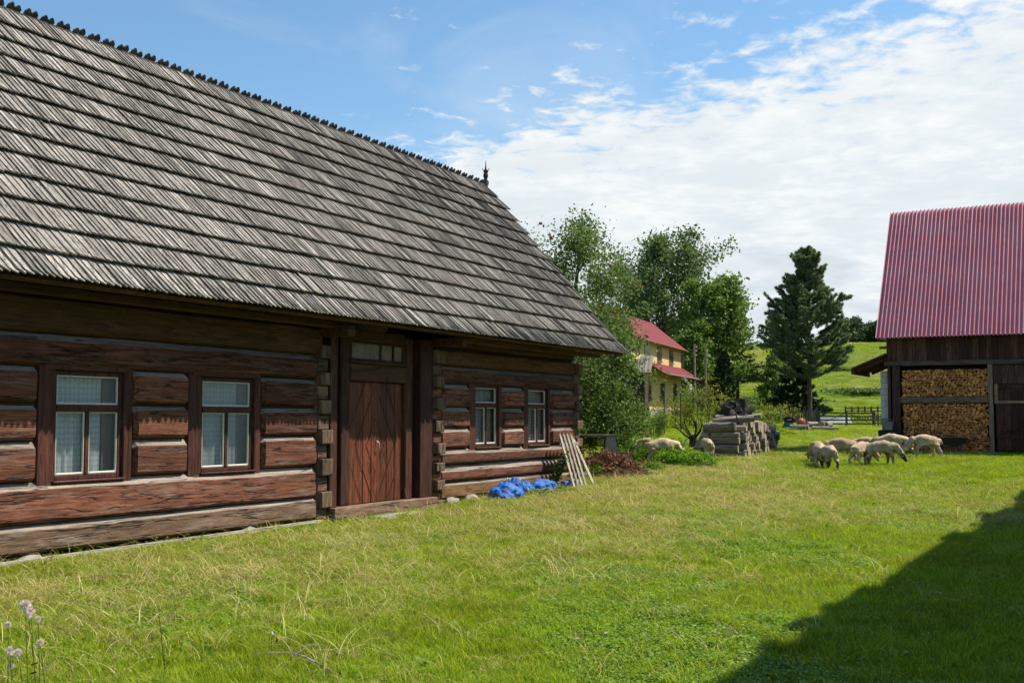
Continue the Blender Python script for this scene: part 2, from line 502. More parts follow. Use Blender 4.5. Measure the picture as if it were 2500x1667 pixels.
# ------------------------------------------------------------------ ground
def grid_sheet(name, xs, ys, mat, label, cat):
    nx, ny = len(xs), len(ys)
    vs = [(x, y, ground_z(x, y)) for y in ys for x in xs]
    fs = [(j * nx + i, j * nx + i + 1, (j + 1) * nx + i + 1, (j + 1) * nx + i) for j in range(ny - 1) for i in range(nx - 1)]
    me = bpy.data.meshes.new(name)
    me.from_pydata(vs, [], fs)
    me.materials.append(mat)
    me.polygons.foreach_set('use_smooth', [True] * len(fs))
    return tag(link(name, me), label, cat, kind='structure')
gx = list(np.linspace(-400, -30, 20)) + list(np.linspace(-26, 46, 145)) + list(np.linspace(50, 400, 30))
gy = list(np.linspace(-200, -12, 12)) + list(np.linspace(-10, 60, 141)) + list(np.linspace(61, 96, 36))
ground = grid_sheet('ground', gx, gy, M['ground'], 'green and straw coloured turf of the farmyard', 'ground')
hx = list(np.linspace(-3000, -450, 8)) + gx + list(np.linspace(450, 3000, 8))
hy = list(np.linspace(96, 300, 120)) + list(np.linspace(310, 900, 30)) + list(np.linspace(1000, 3500, 8))
hill = grid_sheet('hill', hx, hy, M['hill'], 'grassy hill rising behind the fence', 'hill')

# ------------------------------------------------------------------ the log house
H0 = 16.0
house = empty('log_house', (U * H0 + NV * DW), math.pi / 2 - AZ)
tag(house, 'long dark log house with a steep grey shingle roof', 'house')
def HB(): return MB((-H0, 0, 0))

def nz(x, seed, amp, f=.8):
    return amp * mnoise.noise((x * f, seed * 3.7, 0.5))

def log_beam(s0, s1, z0, zb, z1, mats, ch0=False, ch1=False, seed=0, name='log', y=0.0):
    ds = [s0] + ([s0 + .04] if ch0 else [])
    n = max(2, int((s1 - s0) / .28))
    ds += [s0 + (s1 - s0) * k / n for k in range(1, n) if s0 + .1 < s0 + (s1 - s0) * k / n < s1 - .1]
    ds += ([s1 - .04] if ch1 else []) + [s1]
    K = 10
    vs, fs, ms = [], [], []
    for i, s in enumerate(ds):
        endc = (ch0 and i == 0) or (ch1 and i == len(ds) - 1)
        dt = nz(s, seed, .02) + nz(s, seed + 5, .009, 3.1)
        db = nz(s, seed + 1.3, .016)
        dy = nz(s, seed + 2.1, .012) + nz(s, seed + 7, .006, 4.0)
        tb = zb + dt
        e = .05 if endc else 0
        sq = .022 if endc else 0
        h = tb - z0
        f1 = nz(s, seed + 11, .007, 2.3); f2 = nz(s, seed + 13, .007, 2.7)
        prof = [(.17, z0), (.09, z0 + .002), (.045 + e, z0 + .012 + db + sq), (.006 + e, z0 + .042 + db + sq), (e + f1, z0 + h * .35 + db), (e + f2, z0 + h * .68),
                (e, tb - .006 - sq), (.010 + e, tb + .002 - sq), (.088 + e * .4, z1), (.17, z1)]
        for (yy, zz) in prof: vs.append((s, y + yy + dy, zz))
    for i in range(len(ds) - 1):
        for k in range(K - 1):
            fs.append((i * K + k, (i + 1) * K + k, (i + 1) * K + k + 1, i * K + k + 1))
            ms.append(1 if k in (7, 8) else 0)
    fs.append(tuple(range(K))); ms.append(0)
    e0 = (len(ds) - 1) * K
    fs.append(tuple(range(e0 + K - 1, e0 - 1, -1))); ms.append(0)
    b = HB(); b.add(vs, fs, ms)
    return b.build(name, mats, house, 22)

LG, LT = M['log'], M['log_top']
SB = 3.0
# left bay rows: z0, face top, bevel top
rowsL = [(.09, .36, .415, M['log_base']), (.425, .80, .885, LG), (.90, 1.28, 1.345, LG), (1.36, 1.70, 1.76, LG), (1.79, 2.13, 2.195, LG), (2.21, 2.50, 2.58, LG), (2.59, 2.97, 3.03, M['log_olive'])]
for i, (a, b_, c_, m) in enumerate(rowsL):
    mats = [m, LT] if m is not M['log_olive'] else [m, m]
    if i in (2, 3, 4):
        for j, (p, q, c0, c1) in enumerate([(SB, 9.25, False, True), (10.72, 11.66, True, True), (13.16, 14.43, True, True)]):
            log_beam(p, q, a, b_, c_, mats, c0, c1, i * 3 + j)
    elif i == 6:
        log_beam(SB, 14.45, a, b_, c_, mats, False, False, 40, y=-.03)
    else:
        log_beam(SB, 14.43, a, b_, c_, mats, False, True, i * 3)
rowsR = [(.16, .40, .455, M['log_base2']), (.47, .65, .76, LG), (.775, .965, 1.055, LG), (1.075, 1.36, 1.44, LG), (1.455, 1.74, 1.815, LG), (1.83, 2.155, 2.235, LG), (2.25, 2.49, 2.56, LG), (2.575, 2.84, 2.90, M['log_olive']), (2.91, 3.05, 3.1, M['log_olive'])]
for i, (a, b_, c_, m) in enumerate(rowsR):
    mats = [m, LT] if m is not M['log_olive'] else [m, m]
    if i in (3, 4, 5):
        for j, (p, q) in enumerate([(18.06, 19.13), (20.46, 21.36), (22.67, 23.86)]):
            log_beam(p, q, a, b_, c_, mats, True, True, 60 + i * 3 + j)
    else:
        log_beam(18.06, 23.86, a, b_, c_, mats, True, True, 60 + i * 3)
# interlocking ends: blocks are the ends of the cross walls, tenons those of the front logs
def corner(s0, s1, ends, seed, tint_t):
    r = random.Random(seed)
    ends = sorted(ends)
    for k, (a, b_) in enumerate(ends):
        pr = -.05 - r.random() * .03
        b = HB(); b.bbox(s0 + r.uniform(-.02, .02), s1 + r.uniform(-.015, .02), pr, .3, a + .004, b_ - .004, .012)
        b.build('log_end', M['log_end'], house)
        if k + 1 < len(ends):
            b = HB(); b.bbox(s0 - .02, s1 - .02 + r.uniform(-.02, .02), .0 + r.random() * .02, .28, b_ + .004, ends[k + 1][0] - .004, .012)
            b.build('log_tenon', tint_t, house)
corner(14.44, 14.70, [(2.53, 2.74), (2.12, 2.32), (1.68, 1.90), (1.22, 1.44), (.74, 1.0), (.25, .50), (-.05, .08)], 1, M['log_base'])
corner(17.80, 18.08, [(2.60, 2.84), (2.17, 2.376), (1.78, 1.99), (1.37, 1.577), (.985, 1.178), (.675, .83), (.34, .52), (.0, .17)], 2, LG)
corner(23.84, 24.12, [(2.60, 2.84), (2.17, 2.376), (1.78, 1.99), (1.37, 1.577), (.985, 1.178), (.675, .83), (.34, .52), (.05, .17)], 3, M['log_end'])
# moss between the logs
for (p, q, a, c_) in [(SB, 9.3, .1, 3.0), (9.3, 10.7, .1, .85), (9.3, 10.7, 2.3, 3.0), (10.7, 11.7, .1, 3.0), (11.7, 13.14, .1, .85), (11.7, 13.14, 2.3, 3.0), (13.14, 14.5, .1, 3.0),
                      (18.0, 19.16, .17, 3.0), (19.16, 20.43, .17, 1.0), (19.16, 20.43, 2.36, 3.0), (20.43, 21.4, .17, 3.0), (21.4, 22.64, .17, 1.0), (21.4, 22.64, 2.36, 3.0), (22.64, 23.9, .17, 3.0)]:
    HB().box(p, q, .10, .30, a, c_).build('moss_chinking', M['chink'], house)
# wall plates under the eave, bracket beam, back and end walls
HB().bbox(SB, 14.42, -.34, -.16, 2.985, 3.085, .01).build('wall_plate', M['log_olive'], house)
HB().bbox(18.0, 24.6, -.30, -.14, 3.0, 3.09, .01).build('wall_plate', M['log_olive'], house)
HB().bbox(14.42, 14.60, -.55, .3, 2.86, 3.02, .01).build('bracket_beam', M['lintel'], house)
HB().bbox(17.86, 18.02, -.55, .3, 2.90, 3.04, .01).build('bracket_beam', M['lintel'], house)
HB().box(24.0, 24.1, .3, 5.76, .1, 3.05).build('end_wall', M['log'], house)
HB().box(SB, SB + .1, .3, 5.76, .1, 3.05).build('end_wall', M['log'], house)
HB().box(SB, 24.1, 5.6, 5.78, .05, 3.05).build('rear_wall', M['log'], house)
for s in (SB + .02, 24.02):
    b = HB(); b.add([(s, .05, 3.06), (s, 5.7, 3.06), (s, 2.88, 6.9), (s + .06, .05, 3.06), (s + .06, 5.7, 3.06), (s + .06, 2.88, 6.9)], [(0, 1, 2), (5, 4, 3), (0, 3, 4, 1), (1, 4, 5, 2), (2, 5, 3, 0)])
    b.build('gable', M['soffit'], house)
HB().box(SB + .1, 24.0, .3, 5.6, 2.98, 3.02).build('attic_floor', M['soffit'], house)
HB().box(SB + .1, 24.0, .3, 5.6, .06, .1).build('floor', M['soffit'], house)

# base: pale plank along the ground, foundation stones, threshold
b = HB(); b.bar((5.0, -.30, .05), (14.3, -.17, .085), .05, .036)
b.build('base_plank', M['picket_x'], house)
def stone_mesh(seed, sx, sy, sz):
    r = random.Random(seed)
    bm = bmesh.new(); bmesh.ops.create_icosphere(bm, subdivisions=2, radius=1.0)
    for v in bm.verts:
        k = 1 + .28 * mnoise.noise(v.co * 1.3 + Vector((seed, 0, 0)))
        v.co = Vector((v.co.x * sx * k, v.co.y * sy * k, v.co.z * sz * k))
    me = bpy.data.meshes.new('stone'); bm.to_mesh(me); bm.free()
    me.materials.append(M['stone'])
    return me
for k, s in enumerate([9.2, 12.9, 14.9, 17.6, 18.4, 19.1, 20.4, 21.5, 22.8, 23.7]):
    o = link('foundation_stone', stone_mesh(k, .2, .12, .08), house)
    P = U * s + NV * DW
    o.location = (s - H0, .02 if s < 18 else -.02, ground_z(P.x, P.y) + (-.0 if s < 18 else .03))
HB().bbox(14.73, 17.78, -.10, .12, .02, .235, .015).build('threshold', M['log_base'], house)
HB().bbox(15.5, 16.9, -.55, -.14, -.02, .06, .02).build('door_step', M['stone'], house)

# door bay
HB().bbox(14.72, 14.915, .0, .22, .235, 3.0, .012).build('door_post', M['post'], house)
HB().box(14.92, 15.10, .15, .22, .235, 3.0).build('bay_panel', M['post'], house)
HB().bbox(15.10, 15.35, .07, .22, .235, 3.0, .02).build('door_post', M['post'], house)
HB().bbox(16.97, 17.20, .07, .22, .235, 3.0, .02).build('door_post', M['post'], house)
HB().box(17.20, 17.34, .15, .22, .235, 3.0).build('bay_panel', M['post'], house)
HB().bbox(17.34, 17.76, .0, .22, .235, 3.0, .012).build('door_post', M['post'], house)
HB().bbox(15.35, 16.97, .09, .22, 2.87, 3.05, .01).build('lintel', M['lintel'], house)
HB().bbox(15.352, 16.968, .06, .22, 2.22, 2.50, .012).build('lintel', M['lintel'], house)
HB().bbox(15.30, 17.02, .03, .22, 2.505, 2.545, .008).build('ledge', M['lintel'], house)
door = HB().box(15.352, 16.968, .185, .22, .236, 2.215).build('door', M['door_groove'], house)
npl = 7
for k in range(npl):
    w = 1.61 / npl
    a = 15.356 + k * w
    HB().bbox(a + .003, a + w - .003, .14 + .006 * ((k * 5) % 3), .184, .24, 2.21, .006).build('plank', M['door'], door)
b = HB()
for d0 in (.45, 1.0, 1.55):
    for sx in (-1, 1):
        for sz in (-1, 1):
            # |dx|*1.75 + |dz| = d0 inside the door
            pts = []
            for q in np.linspace(0, 1, 24):
                dx = q * d0 / 1.75; dz = d0 - dx * 1.75
                x_ = 16.16 + sx * dx; z_ = 1.17 + sz * dz
                if 15.37 < x_ < 16.95 and .25 < z_ < 2.2: pts.append((x_, .1405, z_))
            if len(pts) > 1: b.bar(pts[0], pts[-1], .004, .006, (0, 1, 0))
b.build('chevron_groove', M['door_groove'], door)
b = HB(); b.tube([(16.19, .135, 1.06), (16.2, .095, 1.08), (16.2, .082, 1.15), (16.2, .095, 1.22), (16.19, .135, 1.24)], [.009, .008, .009, .008, .009], 8)
b.build('handle', M['steel'], door, 40)
# transom light: frame, three panes
tw = HB()
for (a, c_, z0, z1) in [(15.36, 15.42, 2.548, 2.865), (16.90, 16.96, 2.548, 2.865), (16.22, 16.26, 2.55, 2.86), (16.60, 16.64, 2.55, 2.86)]: tw.bbox(a, c_, .085, .15, z0, z1, .006)
tw.bbox(15.42, 16.90, .09, .15, 2.548, 2.585, .006); tw.bbox(15.42, 16.90, .09, .15, 2.83, 2.865, .006)
tw = tw.build('transom_window', M['frame'], house)
def milky():
    t = NT('milky_glass')
    c = t.ramp(t.noise(t.map(t.coord(), (9, 1, 3)), 1.5, 5, .7), [(.3, (.13, .125, .11)), (.7, (.30, .28, .24))])
    return t.done(t.bsdf(c, .6, t.bump(t.noise(t.coord(), 25, 3), .3, .01), .2))
M['milky'] = milky()
for a, c_ in ((15.42, 16.22), (16.26, 16.60), (16.64, 16.90)):
    HB().box(a, c_, .115, .12, 2.585, 2.83).build('pane', M['milky'], tw)

# windows
def plain_cloth(name, c):
    t = NT(name)
    return t.done(t.bsdf(t.ramp(t.noise(t.coord(), 3, 3), [(.3, tuple(x * .8 for x in c)), (.7, c)]), .9, None, .1))
M['cream_cloth'] = plain_cloth('cream_blind', (.66, .62, .52))
M['brown_wood'] = plain_cloth('inner_shutter', (.26, .20, .16))
def window(a, b_, z0, z1, c, d, g0, g1, tz0, tz1, mull, style, label):
    win = HB()                                   # sash frame
    fy0, fy1 = .085, .15
    e = .055
    win.bbox(c - e, c, fy0, fy1, g0 - e, g1 + e, .006); win.bbox(d, d + e, fy0, fy1, g0 - e, g1 + e, .006)
    win.bbox(c, d, fy0 + .002, fy1, g0 - e, g0, .006); win.bbox(c, d, fy0 + .002, fy1, g1, g1 + e, .006)
    win.bbox(c, d, fy0 - .012, fy1, tz0, tz1, .008)
    win.bbox(mull - .03, mull + .03, fy0 - .006, fy1, g0, tz0, .006)
    win = win.build('window', M['frame'], house)
    win['label'] = label
    # casing boards let into the logs
    HB().bbox(a, c - e - .004, .045, .2, z0 + .03, z1 - .005, .01).build('casing', M['frame'], win)
    HB().bbox(d + e + .004, b_, .045, .2, z0 + .03, z1 - .005, .01).build('casing', M['frame'], win)
    HB().bbox(a + .06, b_ - .06, .028, .2, g1 + e + .004, z1, .012).build('head_board', M['frame'], win)
    HB().bbox(a + .06, b_ - .06, -.012, .1, z1 + .002, z1 + .026, .008).build('head_moulding', M['frame'], win)
    HB().bbox(c - e - .02, d + e + .02, .015, .16, g0 - e - .03, g0 - e - .003, .008).build('sill', M['frame'], win)
    HB().bbox(a + .11, b_ - .11, .04, .2, z0 - .02, g0 - e - .032, .008).build('apron', M['lintel'], win)
    for hz in (g0 + .2, tz0 - .2):
        HB().bbox(c - e - .018, c - e + .008, .075, .1, hz, hz + .11, .003).build('hinge', M['iron'], win)
        HB().bbox(d + e - .008, d + e + .018, .075, .1, hz, hz + .11, .003).build('hinge', M['iron'], win)
    for (p, q, y0, y1) in ((c, d, tz1, g1), (c, mull - .03, g0, tz0), (mull + .03, d, g0, tz0)):
        w = .022
        HB().box(p + w * .5, q - w * .5, .112, .116, y0 + w * .5, y1 - w * .5).build('pane', M['glass'], win)
        r = random.Random(int(p * 100 + y0 * 10))
        pu = HB()
        for (x0, x1, za, zb_) in ((p, p + w, y0, y1), (q - w, q, y0, y1), (p + w, q - w, y0, y0 + w * 1.35), (p + w, q - w, y1 - w * .8, y1)):
            pu.bbox(x0 + .002, x1 - .002, .092 + r.random() * .003, .118, za + .002, zb_ - .002, .006)
        pu.build('putty', M['putty'], win)
    # curtain hanging inside
    def cloth(s0, s1, y, amp, mat, name, top):
        n = max(8, int((s1 - s0) / .02))
        vs, fs = [], []
        for k in range(n + 1):
            s = s0 + (s1 - s0) * k / n
            yy = y + amp * math.sin(s * 48 + 2 * math.sin(s * 9)) + amp * .4 * math.sin(s * 113)
            vs += [(s, yy, g0 - .1), (s, yy * .9 + y * .1, (g0 + g1) / 2), (s, y + (yy - y) * .5, top)]
        for k in range(n):
            fs += [(3 * k, 3 * k + 3, 3 * k + 4, 3 * k + 1), (3 * k + 1, 3 * k + 4, 3 * k + 5, 3 * k + 2)]
        HB().add(vs, fs).build(name, mat, win, 60)
    if style == 'lace':
        cloth(c - .1, c + (d - c) * .80, .185, .012, M['lace'], 'curtain', g1 + .08)
        HB().bbox(c + (d - c) * .84, d + .05, .20, .24, g0 - .1, g1 + .1, .004).build('inner_shutter', M['brown_wood'], win)
        HB().box(c - .1, d + .1, .36, .38, g0 - .2, g1 + .2).build('blind', M['dim'], win)
    else:
        cloth(c - .1, c + (d - c) * .56, .18, .012, M['lace'], 'curtain', g1 + .08)
        cloth(c + (d - c) * .58, d + .05, .20, .004, M['cream_cloth'], 'blind', g1 + .08)
        HB().box(c - .1, d + .1, .36, .38, g0 - .2, g1 + .2).build('blind', M['dim'], win)
M['dim'] = plain_cloth('inner_blind', (.48, .50, .50))
window(9.27, 10.70, .80, 2.305, 9.56, 10.50, .95, 2.115, 1.69, 1.77, 10.02, 'lace', 'wide three-pane window with lace curtain')
window(11.68, 13.14, .80, 2.305, 11.985, 12.945, .95, 2.115, 1.69, 1.77, 12.465, 'lace', 'wide three-pane window nearest the door')
window(19.15, 20.44, .955, 2.375, 19.45, 20.27, 1.125, 2.205, 1.83, 1.91, 19.86, 'cream', 'narrower window right of the door')
window(21.38, 22.65, .955, 2.375, 21.67, 22.49, 1.125, 2.205, 1.83, 1.91, 22.08, 'cream', 'narrower window nearest the house corner')

# roof ------------------------------------------------------------------
EY, EZ, RY, RZ = -.80, 3.05, 2.88, 7.31
RS0, RS1 = 2.6, 25.0
SLEN = math.hypot(RY - EY, RZ - EZ)
PIT = math.atan2(RZ - EZ, RY - EY)
up = Vector((0, math.cos(PIT), math.sin(PIT)))
nr = Vector((0, -math.sin(PIT), math.cos(PIT)))
roof = HB()
def slab(b, y_e, z_e, sgn, th0, th1, s0, s1):
    n_ = Vector((0, nr.y * sgn, nr.z))
    A = Vector((0, y_e, z_e)); B = Vector((0, RY, RZ))
    vs = []
    for s in (s0, s1):
        for P in (A, B):
            for h in (th0, th1):
                q = P + n_ * h; vs.append((s, q.y, q.z))
    b.add(vs, [(0, 1, 3, 2), (4, 6, 7, 5), (0, 2, 6, 4), (1, 5, 7, 3), (0, 4, 5, 1), (2, 3, 7, 6)])
slab(roof, EY + .05, EZ + .058, 1, -.10, -.035, RS0 + .05, RS1 - .06)
slab(roof, 2 * RY - EY, EZ, -1, -.09, .03, RS0, RS1)
roof = roof.build('roof', M['soffit'], house)
roof['label'] = 'steep roof of narrow weathered grey shingles'
NC = 13
EXP = SLEN / NC
def shingle_geo(w, L, r, eave=False):
    """local: x along the eave, y up the slope, z off the roof; -x edge proud so the row reads as saw teeth"""
    hb = .090 + r.uniform(-.006, .006)
    saw = .014 + r.uniform(-.004, .006)
    sl_ = r.uniform(.035, .06) if eave else r.uniform(.0, .014)
    x0, x1 = -w / 2 - .004, w / 2 + .004
    vs = [(x0, sl_, .070), (x1, 0, .064), (x1, L, -.02), (x0, L, -.02),
          (x0, sl_, hb + saw * .6), (x1 - .012, -.004, hb - saw * .4), (x1, .012, hb - saw * .45), (x1, L, .006), (x0, L, .006 + saw)]
    fs = [(0, 3, 2, 1), (4, 5, 6, 7, 8), (0, 1, 6, 5, 4), (1, 2, 7, 6), (3, 0, 4, 8), (2, 3, 8, 7)]
    return vs, fs
sr = random.Random(11)
variants = []
for k in range(56):
    w = .074 + .05 * ((k * 7) % 28) / 28
    t_ = sr.random() ** .8
    vs, fs = shingle_geo(w, EXP + .13, sr, k >= 28)
    b = MB(); b.add(vs, fs, 0, t_)
    variants.append((w, b.mesh('shingle', M['shingle']), vs, fs))
cand = []
for i in range(NC):
    s = RS0 + sr.random() * .05
    while s < RS1 - .03:
        k = sr.randrange(28) + (28 if i == 0 else 0)
        w = variants[k][0]
        if s + w > RS1 + .03: break
        c = Vector((s + w / 2 - H0, EY, EZ)) + up * (i * EXP + sr.uniform(-.006, .006) + .007 * math.sin(s * 1.7 + i)) + nr * sr.uniform(-.004, .004)
        cand.append((c, k, i))
        s += w
Mh = house.matrix_basis.copy()
def camdist(c):
    P = Mh @ c
    q = P - Vector((0, 0, EYE))
    d = _cp * q.y + _sp * q.z
    x = 1250 + q.x / d * FPX; y = 833.5 - (-_sp * q.y + _cp * q.z) / d * FPX
    return q.length if (5 < x < 2490 and 5 < y < 1660) else 1e9
order = sorted(range(len(cand)), key=lambda j: camdist(cand[j][0]))
near = set(order[:300])
bulk = HB(); bulk.off = (0, 0, 0)
rotm = Matrix.Rotation(PIT, 4, 'X')
base_m = Matrix.Translation((0, EY, EZ)) @ rotm
base_i = base_m.inverted()
for j, (c, k, i) in enumerate(cand):
    rz = sr.uniform(-.012, .012)
    if sr.random() < .03: rz *= 2.5; c = c + nr * sr.uniform(.004, .016) + up * sr.uniform(-.03, .015)
    mt = Matrix.Translation(c) @ rotm @ Matrix.Rotation(rz, 4, 'Z')
    if j in near:
        o = bpy.data.objects.new('shingle', variants[k][1]); COL.objects.link(o)
        o.parent = roof; o.matrix_local = mt
    else:
        t_ = (math.sin(j * 12.9898) * 43758.5453) % 1.0
        bm_ = base_i @ mt
        bulk.add([bm_ @ Vector(p) for p in variants[k][2]], variants[k][3], 0, t_ ** .8)
bk = bulk.mesh('shingle_rows', M['shingle'])
bo = link('shingle_rows', bk, roof)
bo.matrix_local = base_m
bo['kind'] = 'stuff'
# ridge: back-slope shingles standing proud, in pairs
rr = random.Random(5)
s = RS0
k = 0
tmesh = []
bup = Vector((0, -math.cos(PIT), math.sin(PIT)))
for q in range(4):
    hgt = .088 + .018 * rr.random()
    b = MB()
    x0, x1 = -.052, .052
    prof = [(x0, -.12), (x1, -.12), (x1, hgt * .5), (.03, hgt * .72), (.006, hgt), (-.006, hgt), (-.03, hgt * .72), (x0, hgt * .5)]
    n_ = len(prof)
    vs = [(x, z * math.cos(PIT) * -1 + .0, z * math.sin(PIT)) for x, z in prof] + [(x, z * -math.cos(PIT) + .02, z * math.sin(PIT) + .017) for x, z in prof]
    b.add(vs, [tuple(range(n_)), tuple(range(2 * n_ - 1, n_ - 1, -1))] + [(i, i + n_, (i + 1) % n_ + n_, (i + 1) % n_) for i in range(n_)])
    tmesh.append(b.mesh('ridge_shingle', M['ridge']))
while s < RS1 - .15:
    o = bpy.data.objects.new('ridge_shingle', tmesh[rr.randrange(4)]); COL.objects.link(o)
    o.parent = roof
    o.location = (s - H0, RY + .0, RZ + .055 + rr.uniform(-.015, .012)); o.rotation_euler = (0, rr.uniform(-.05, .05), 0)
    k += 1
    s += .115 if k % 2 else .175
HB().bar((RS0, RY + .02, RZ - .02), (RS1 - .05, RY + .02, RZ - .02), .08, .15).build('ridge_board', M['ridge'], roof)
# finial
b = MB()
b.lathe([(.055, -.12), (.06, .0), (.045, .06), (.03, .10), (.05, .16), (.065, .20), (.06, .25), (.035, .29), (.055, .33), (.05, .35), (.018, .38), (.014, .46), (.004, .60)], 9)
for a in range(4):
    ca, sa = math.cos(a * math.pi / 2 + .4), math.sin(a * math.pi / 2 + .4)
    b.bar((ca * .04, sa * .04, .28), (ca * .085, sa * .085, .40), .03, .012)
for sx in (-1, 1):
    b.tube([(sx * .04, 0, -.02), (sx * .10, 0, .02), (sx * .115, 0, .09), (sx * .075, 0, .12)], [.03, .028, .022, .008], 6)
fin = b.build('finial', M['ridge'], roof, 40)
fin.location = (RS1 - .10 - H0, RY, RZ + .06)

# ------------------------------------------------------------------ barn with the red roof
FB = 41.16
ZB = .50
barn = empty('barn', U * FB, -AZ)
tag(barn, 'dark timber barn with a pinkish red corrugated roof', 'barn')
M['barn_board'] = wood('barn_board', (.035, .016, .012), (.09, .04, .029), (.17, .078, .054), 'Z', 1.2, .8, .5, .45, .7, .5)
M['barn_beam'] = wood('barn_beam', (.05, .04, .032), (.10, .082, .066), (.17, .145, .12), 'X', 1.2, .85, .5, .3, .7, .5)
M['barn_post'] = wood('barn_post', (.03, .019, .014), (.07, .043, .031), (.13, .085, .06), 'Z', 1.2, .85, .5, .3, .7, .5)
M['barn_post2'] = wood('barn_post_brown', (.12, .08, .055), (.26, .185, .13), (.38, .29, .21), 'Z', 1.2, .85, .5, .3, .7, .5)
M['mid_beam'] = wood('mid_beam', (.14, .09, .055), (.30, .205, .13), (.42, .31, .21), 'X', 1.2, .85, .5, .3, .7, .4)
def redroof():
    t = NT('red_corrugated')
    co = t.coord()
    c = t.ramp(t.noise(t.map(co, (.6, .6, .6)), 1.2, 5, .6), [(.3, (.62, .15, .16)), (.7, (.72, .24, .24))])
    c = t.mix(t.ramp(t.noise(t.map(co, (5, .5, .5)), 1.0, 5, .7), [(.5, 0.0), (.75, .35)]), c, (.70, .38, .36))
    c = t.mix(t.ramp(t.noise(t.map(co, (3, .35, .35)), 1.0, 6, .75, .3), [(.62, 0.0), (.80, .5)]), c, (.28, .07, .05))
    sh = t.bsdf(c, .28, t.bump(t.noise(co, 9, 3), .05, .01), 1.0)
    sh.node.inputs['Coat Weight'].default_value = .8; sh.node.inputs['Coat Roughness'].default_value = .18; sh.node.inputs['Coat IOR'].default_value = 1.7
    return t.done(sh)
M['red_roof'] = redroof()
BX0, BX1 = -7.10, 4.5
BEY, BEZ, BRY, BRZ, BV = -.50, 4.34, 2.85, 9.12, -7.36
# walls: each front board of the upper storey is a part
x = BX0
r_ = random.Random(3)
while x < BX1:
    w = r_.uniform(.14, .24)
    MB().bbox(x + .003, x + w - .003, -.02 - r_.random() * .015, .06, 3.56, 4.75, .004).build('wall_board', M['barn_board'], barn)
    x += w
MB().bbox(BX0 - .08, BX1, -.10, .12, 3.40, 3.555, .01).build('wall_beam', M['barn_beam'], barn)
MB().box(BX0, BX1, 5.6, 5.72, ZB, 4.6).build('rear_wall', M['barn_board'], barn)
for xx in (BX0, BX1 - .1):
    b = MB(); b.add([(xx, .06, ZB), (xx, 5.6, ZB), (xx, 5.6, 4.6), (xx, 2.85, 8.85), (xx, .06, 4.6), (xx + .1, .06, ZB), (xx + .1, 5.6, ZB), (xx + .1, 5.6, 4.6), (xx + .1, 2.85, 8.85), (xx + .1, .06, 4.6)],
                    [(0, 1, 2, 3, 4), (9, 8, 7, 6, 5), (0, 5, 6, 1), (1, 6, 7, 2), (2, 7, 8, 3), (3, 8, 9, 4), (4, 9, 5, 0)])
    b.build('end_wall', M['barn_board'], barn)
MB().box(BX0 + .1, BX1 - .1, .06, 5.6, 3.45, 3.52).build('loft_floor', M['barn_board'], barn)
MB().bbox(BX0 - .25, BX0 + .4, .05, .2, 4.0, 4.09, .005).build('beam_end', M['mid_beam'], barn)
MB().bbox(-6.93, -6.68, -.06, .20, ZB - .15, 3.40, .012).build('post', M['barn_post'], barn)
MB().bbox(-3.90, -3.76, -.08, .12, ZB, 3.40, .012).build('post', M['barn_post2'], barn)
MB().bbox(-6.67, -3.91, -.05, .10, 2.14, 2.35, .01).build('rail_beam', M['mid_beam'], barn)
MB().box(-6.68, -3.80, .62, .70, ZB, 3.4).build('back_boards', M['barn_board'], barn)
MB().bbox(-6.2, -3.4, -1.25, -1.1, ZB - .03, ZB + .06, .01).build('base_log', M['grey_wood_x'], barn)
# corrugated roof, front slope in overlapping sheets
bup = Vector((0, BRY - BEY, BRZ - BEZ)); BSL = bup.length; bup.normalize()
bnr = Vector((0, -bup.z, bup.y))
roofb = MB()
roofb.box(BV + .1, BX1, 2.80, 2.9, 8.85, 8.95)
roofb = roofb.build('roof', M['barn_board'], barn)
PER = .135
def corr_sheet(x0, x1, e0, e1, lift, name, mats, parent, amp=.036, per=PER, org=None, upv=None, nrv=None, th=.004):
    upv = upv or bup; nrv = nrv or bnr; org = org or Vector((0, BEY, BEZ))
    n = int(round((x1 - x0) / per * 10))
    b = MB(); vs, fs = [], []
    ny = 6
    for j in range(ny + 1):
        for i in range(n + 1):
            xx = x0 + (x1 - x0) * i / n
            h = amp * math.cos(2 * math.pi * (xx - x0) / per) + lift
            P = org + upv * (e0 + (e1 - e0) * j / ny) + nrv * (h + .004 * mnoise.noise((xx * .7, j * .9, 3)))
            vs.append((xx, P.y, P.z))
    for j in range(ny):
        for i in range(n):
            a = j * (n + 1) + i
            fs.append((a, a + 1, a + n + 2, a + n + 1))
    b.add(vs, fs)
    return b.build(name, mats, parent, 60)
sheet_w = PER * 7
xx = BV
k = 0
while xx < BX1 - .2:
    corr_sheet(xx, xx + sheet_w + PER * .5, -.02, BSL + .02, .012 + .007 * (k % 2), 'roof_sheet', M['red_roof'], roofb)
    xx += sheet_w; k += 1
rear = MB(); rear.add([(BV, BRY, BRZ - .02), (BX1, BRY, BRZ - .02), (BX1, 6.2, 4.34), (BV, 6.2, 4.34), (BV, BRY, BRZ - .1), (BX1, BRY, BRZ - .1), (BX1, 6.2, 4.26), (BV, 6.2, 4.26)],
                      [(0, 1, 2, 3), (7, 6, 5, 4), (0, 3, 7, 4), (1, 5, 6, 2), (0, 4, 5, 1), (3, 2, 6, 7)])
rear.build('rear_slope', M['red_roof'], roofb)
sc = MB()
for e in (.12, 1.35, 2.6, 3.9, 5.1):
    xx = BV + PER * 2
    while xx < BX1 - .3:
        P = Vector((0, BEY, BEZ)) + bup * e + bnr * .05
        sc.lathe([(.016, -.012), (.016, .0), (.007, .008)], 6, (xx, P.y, P.z))
        xx += PER * 3
so_ = sc.build('roof_screw', M['iron'], roofb); so_['kind'] = 'stuff'
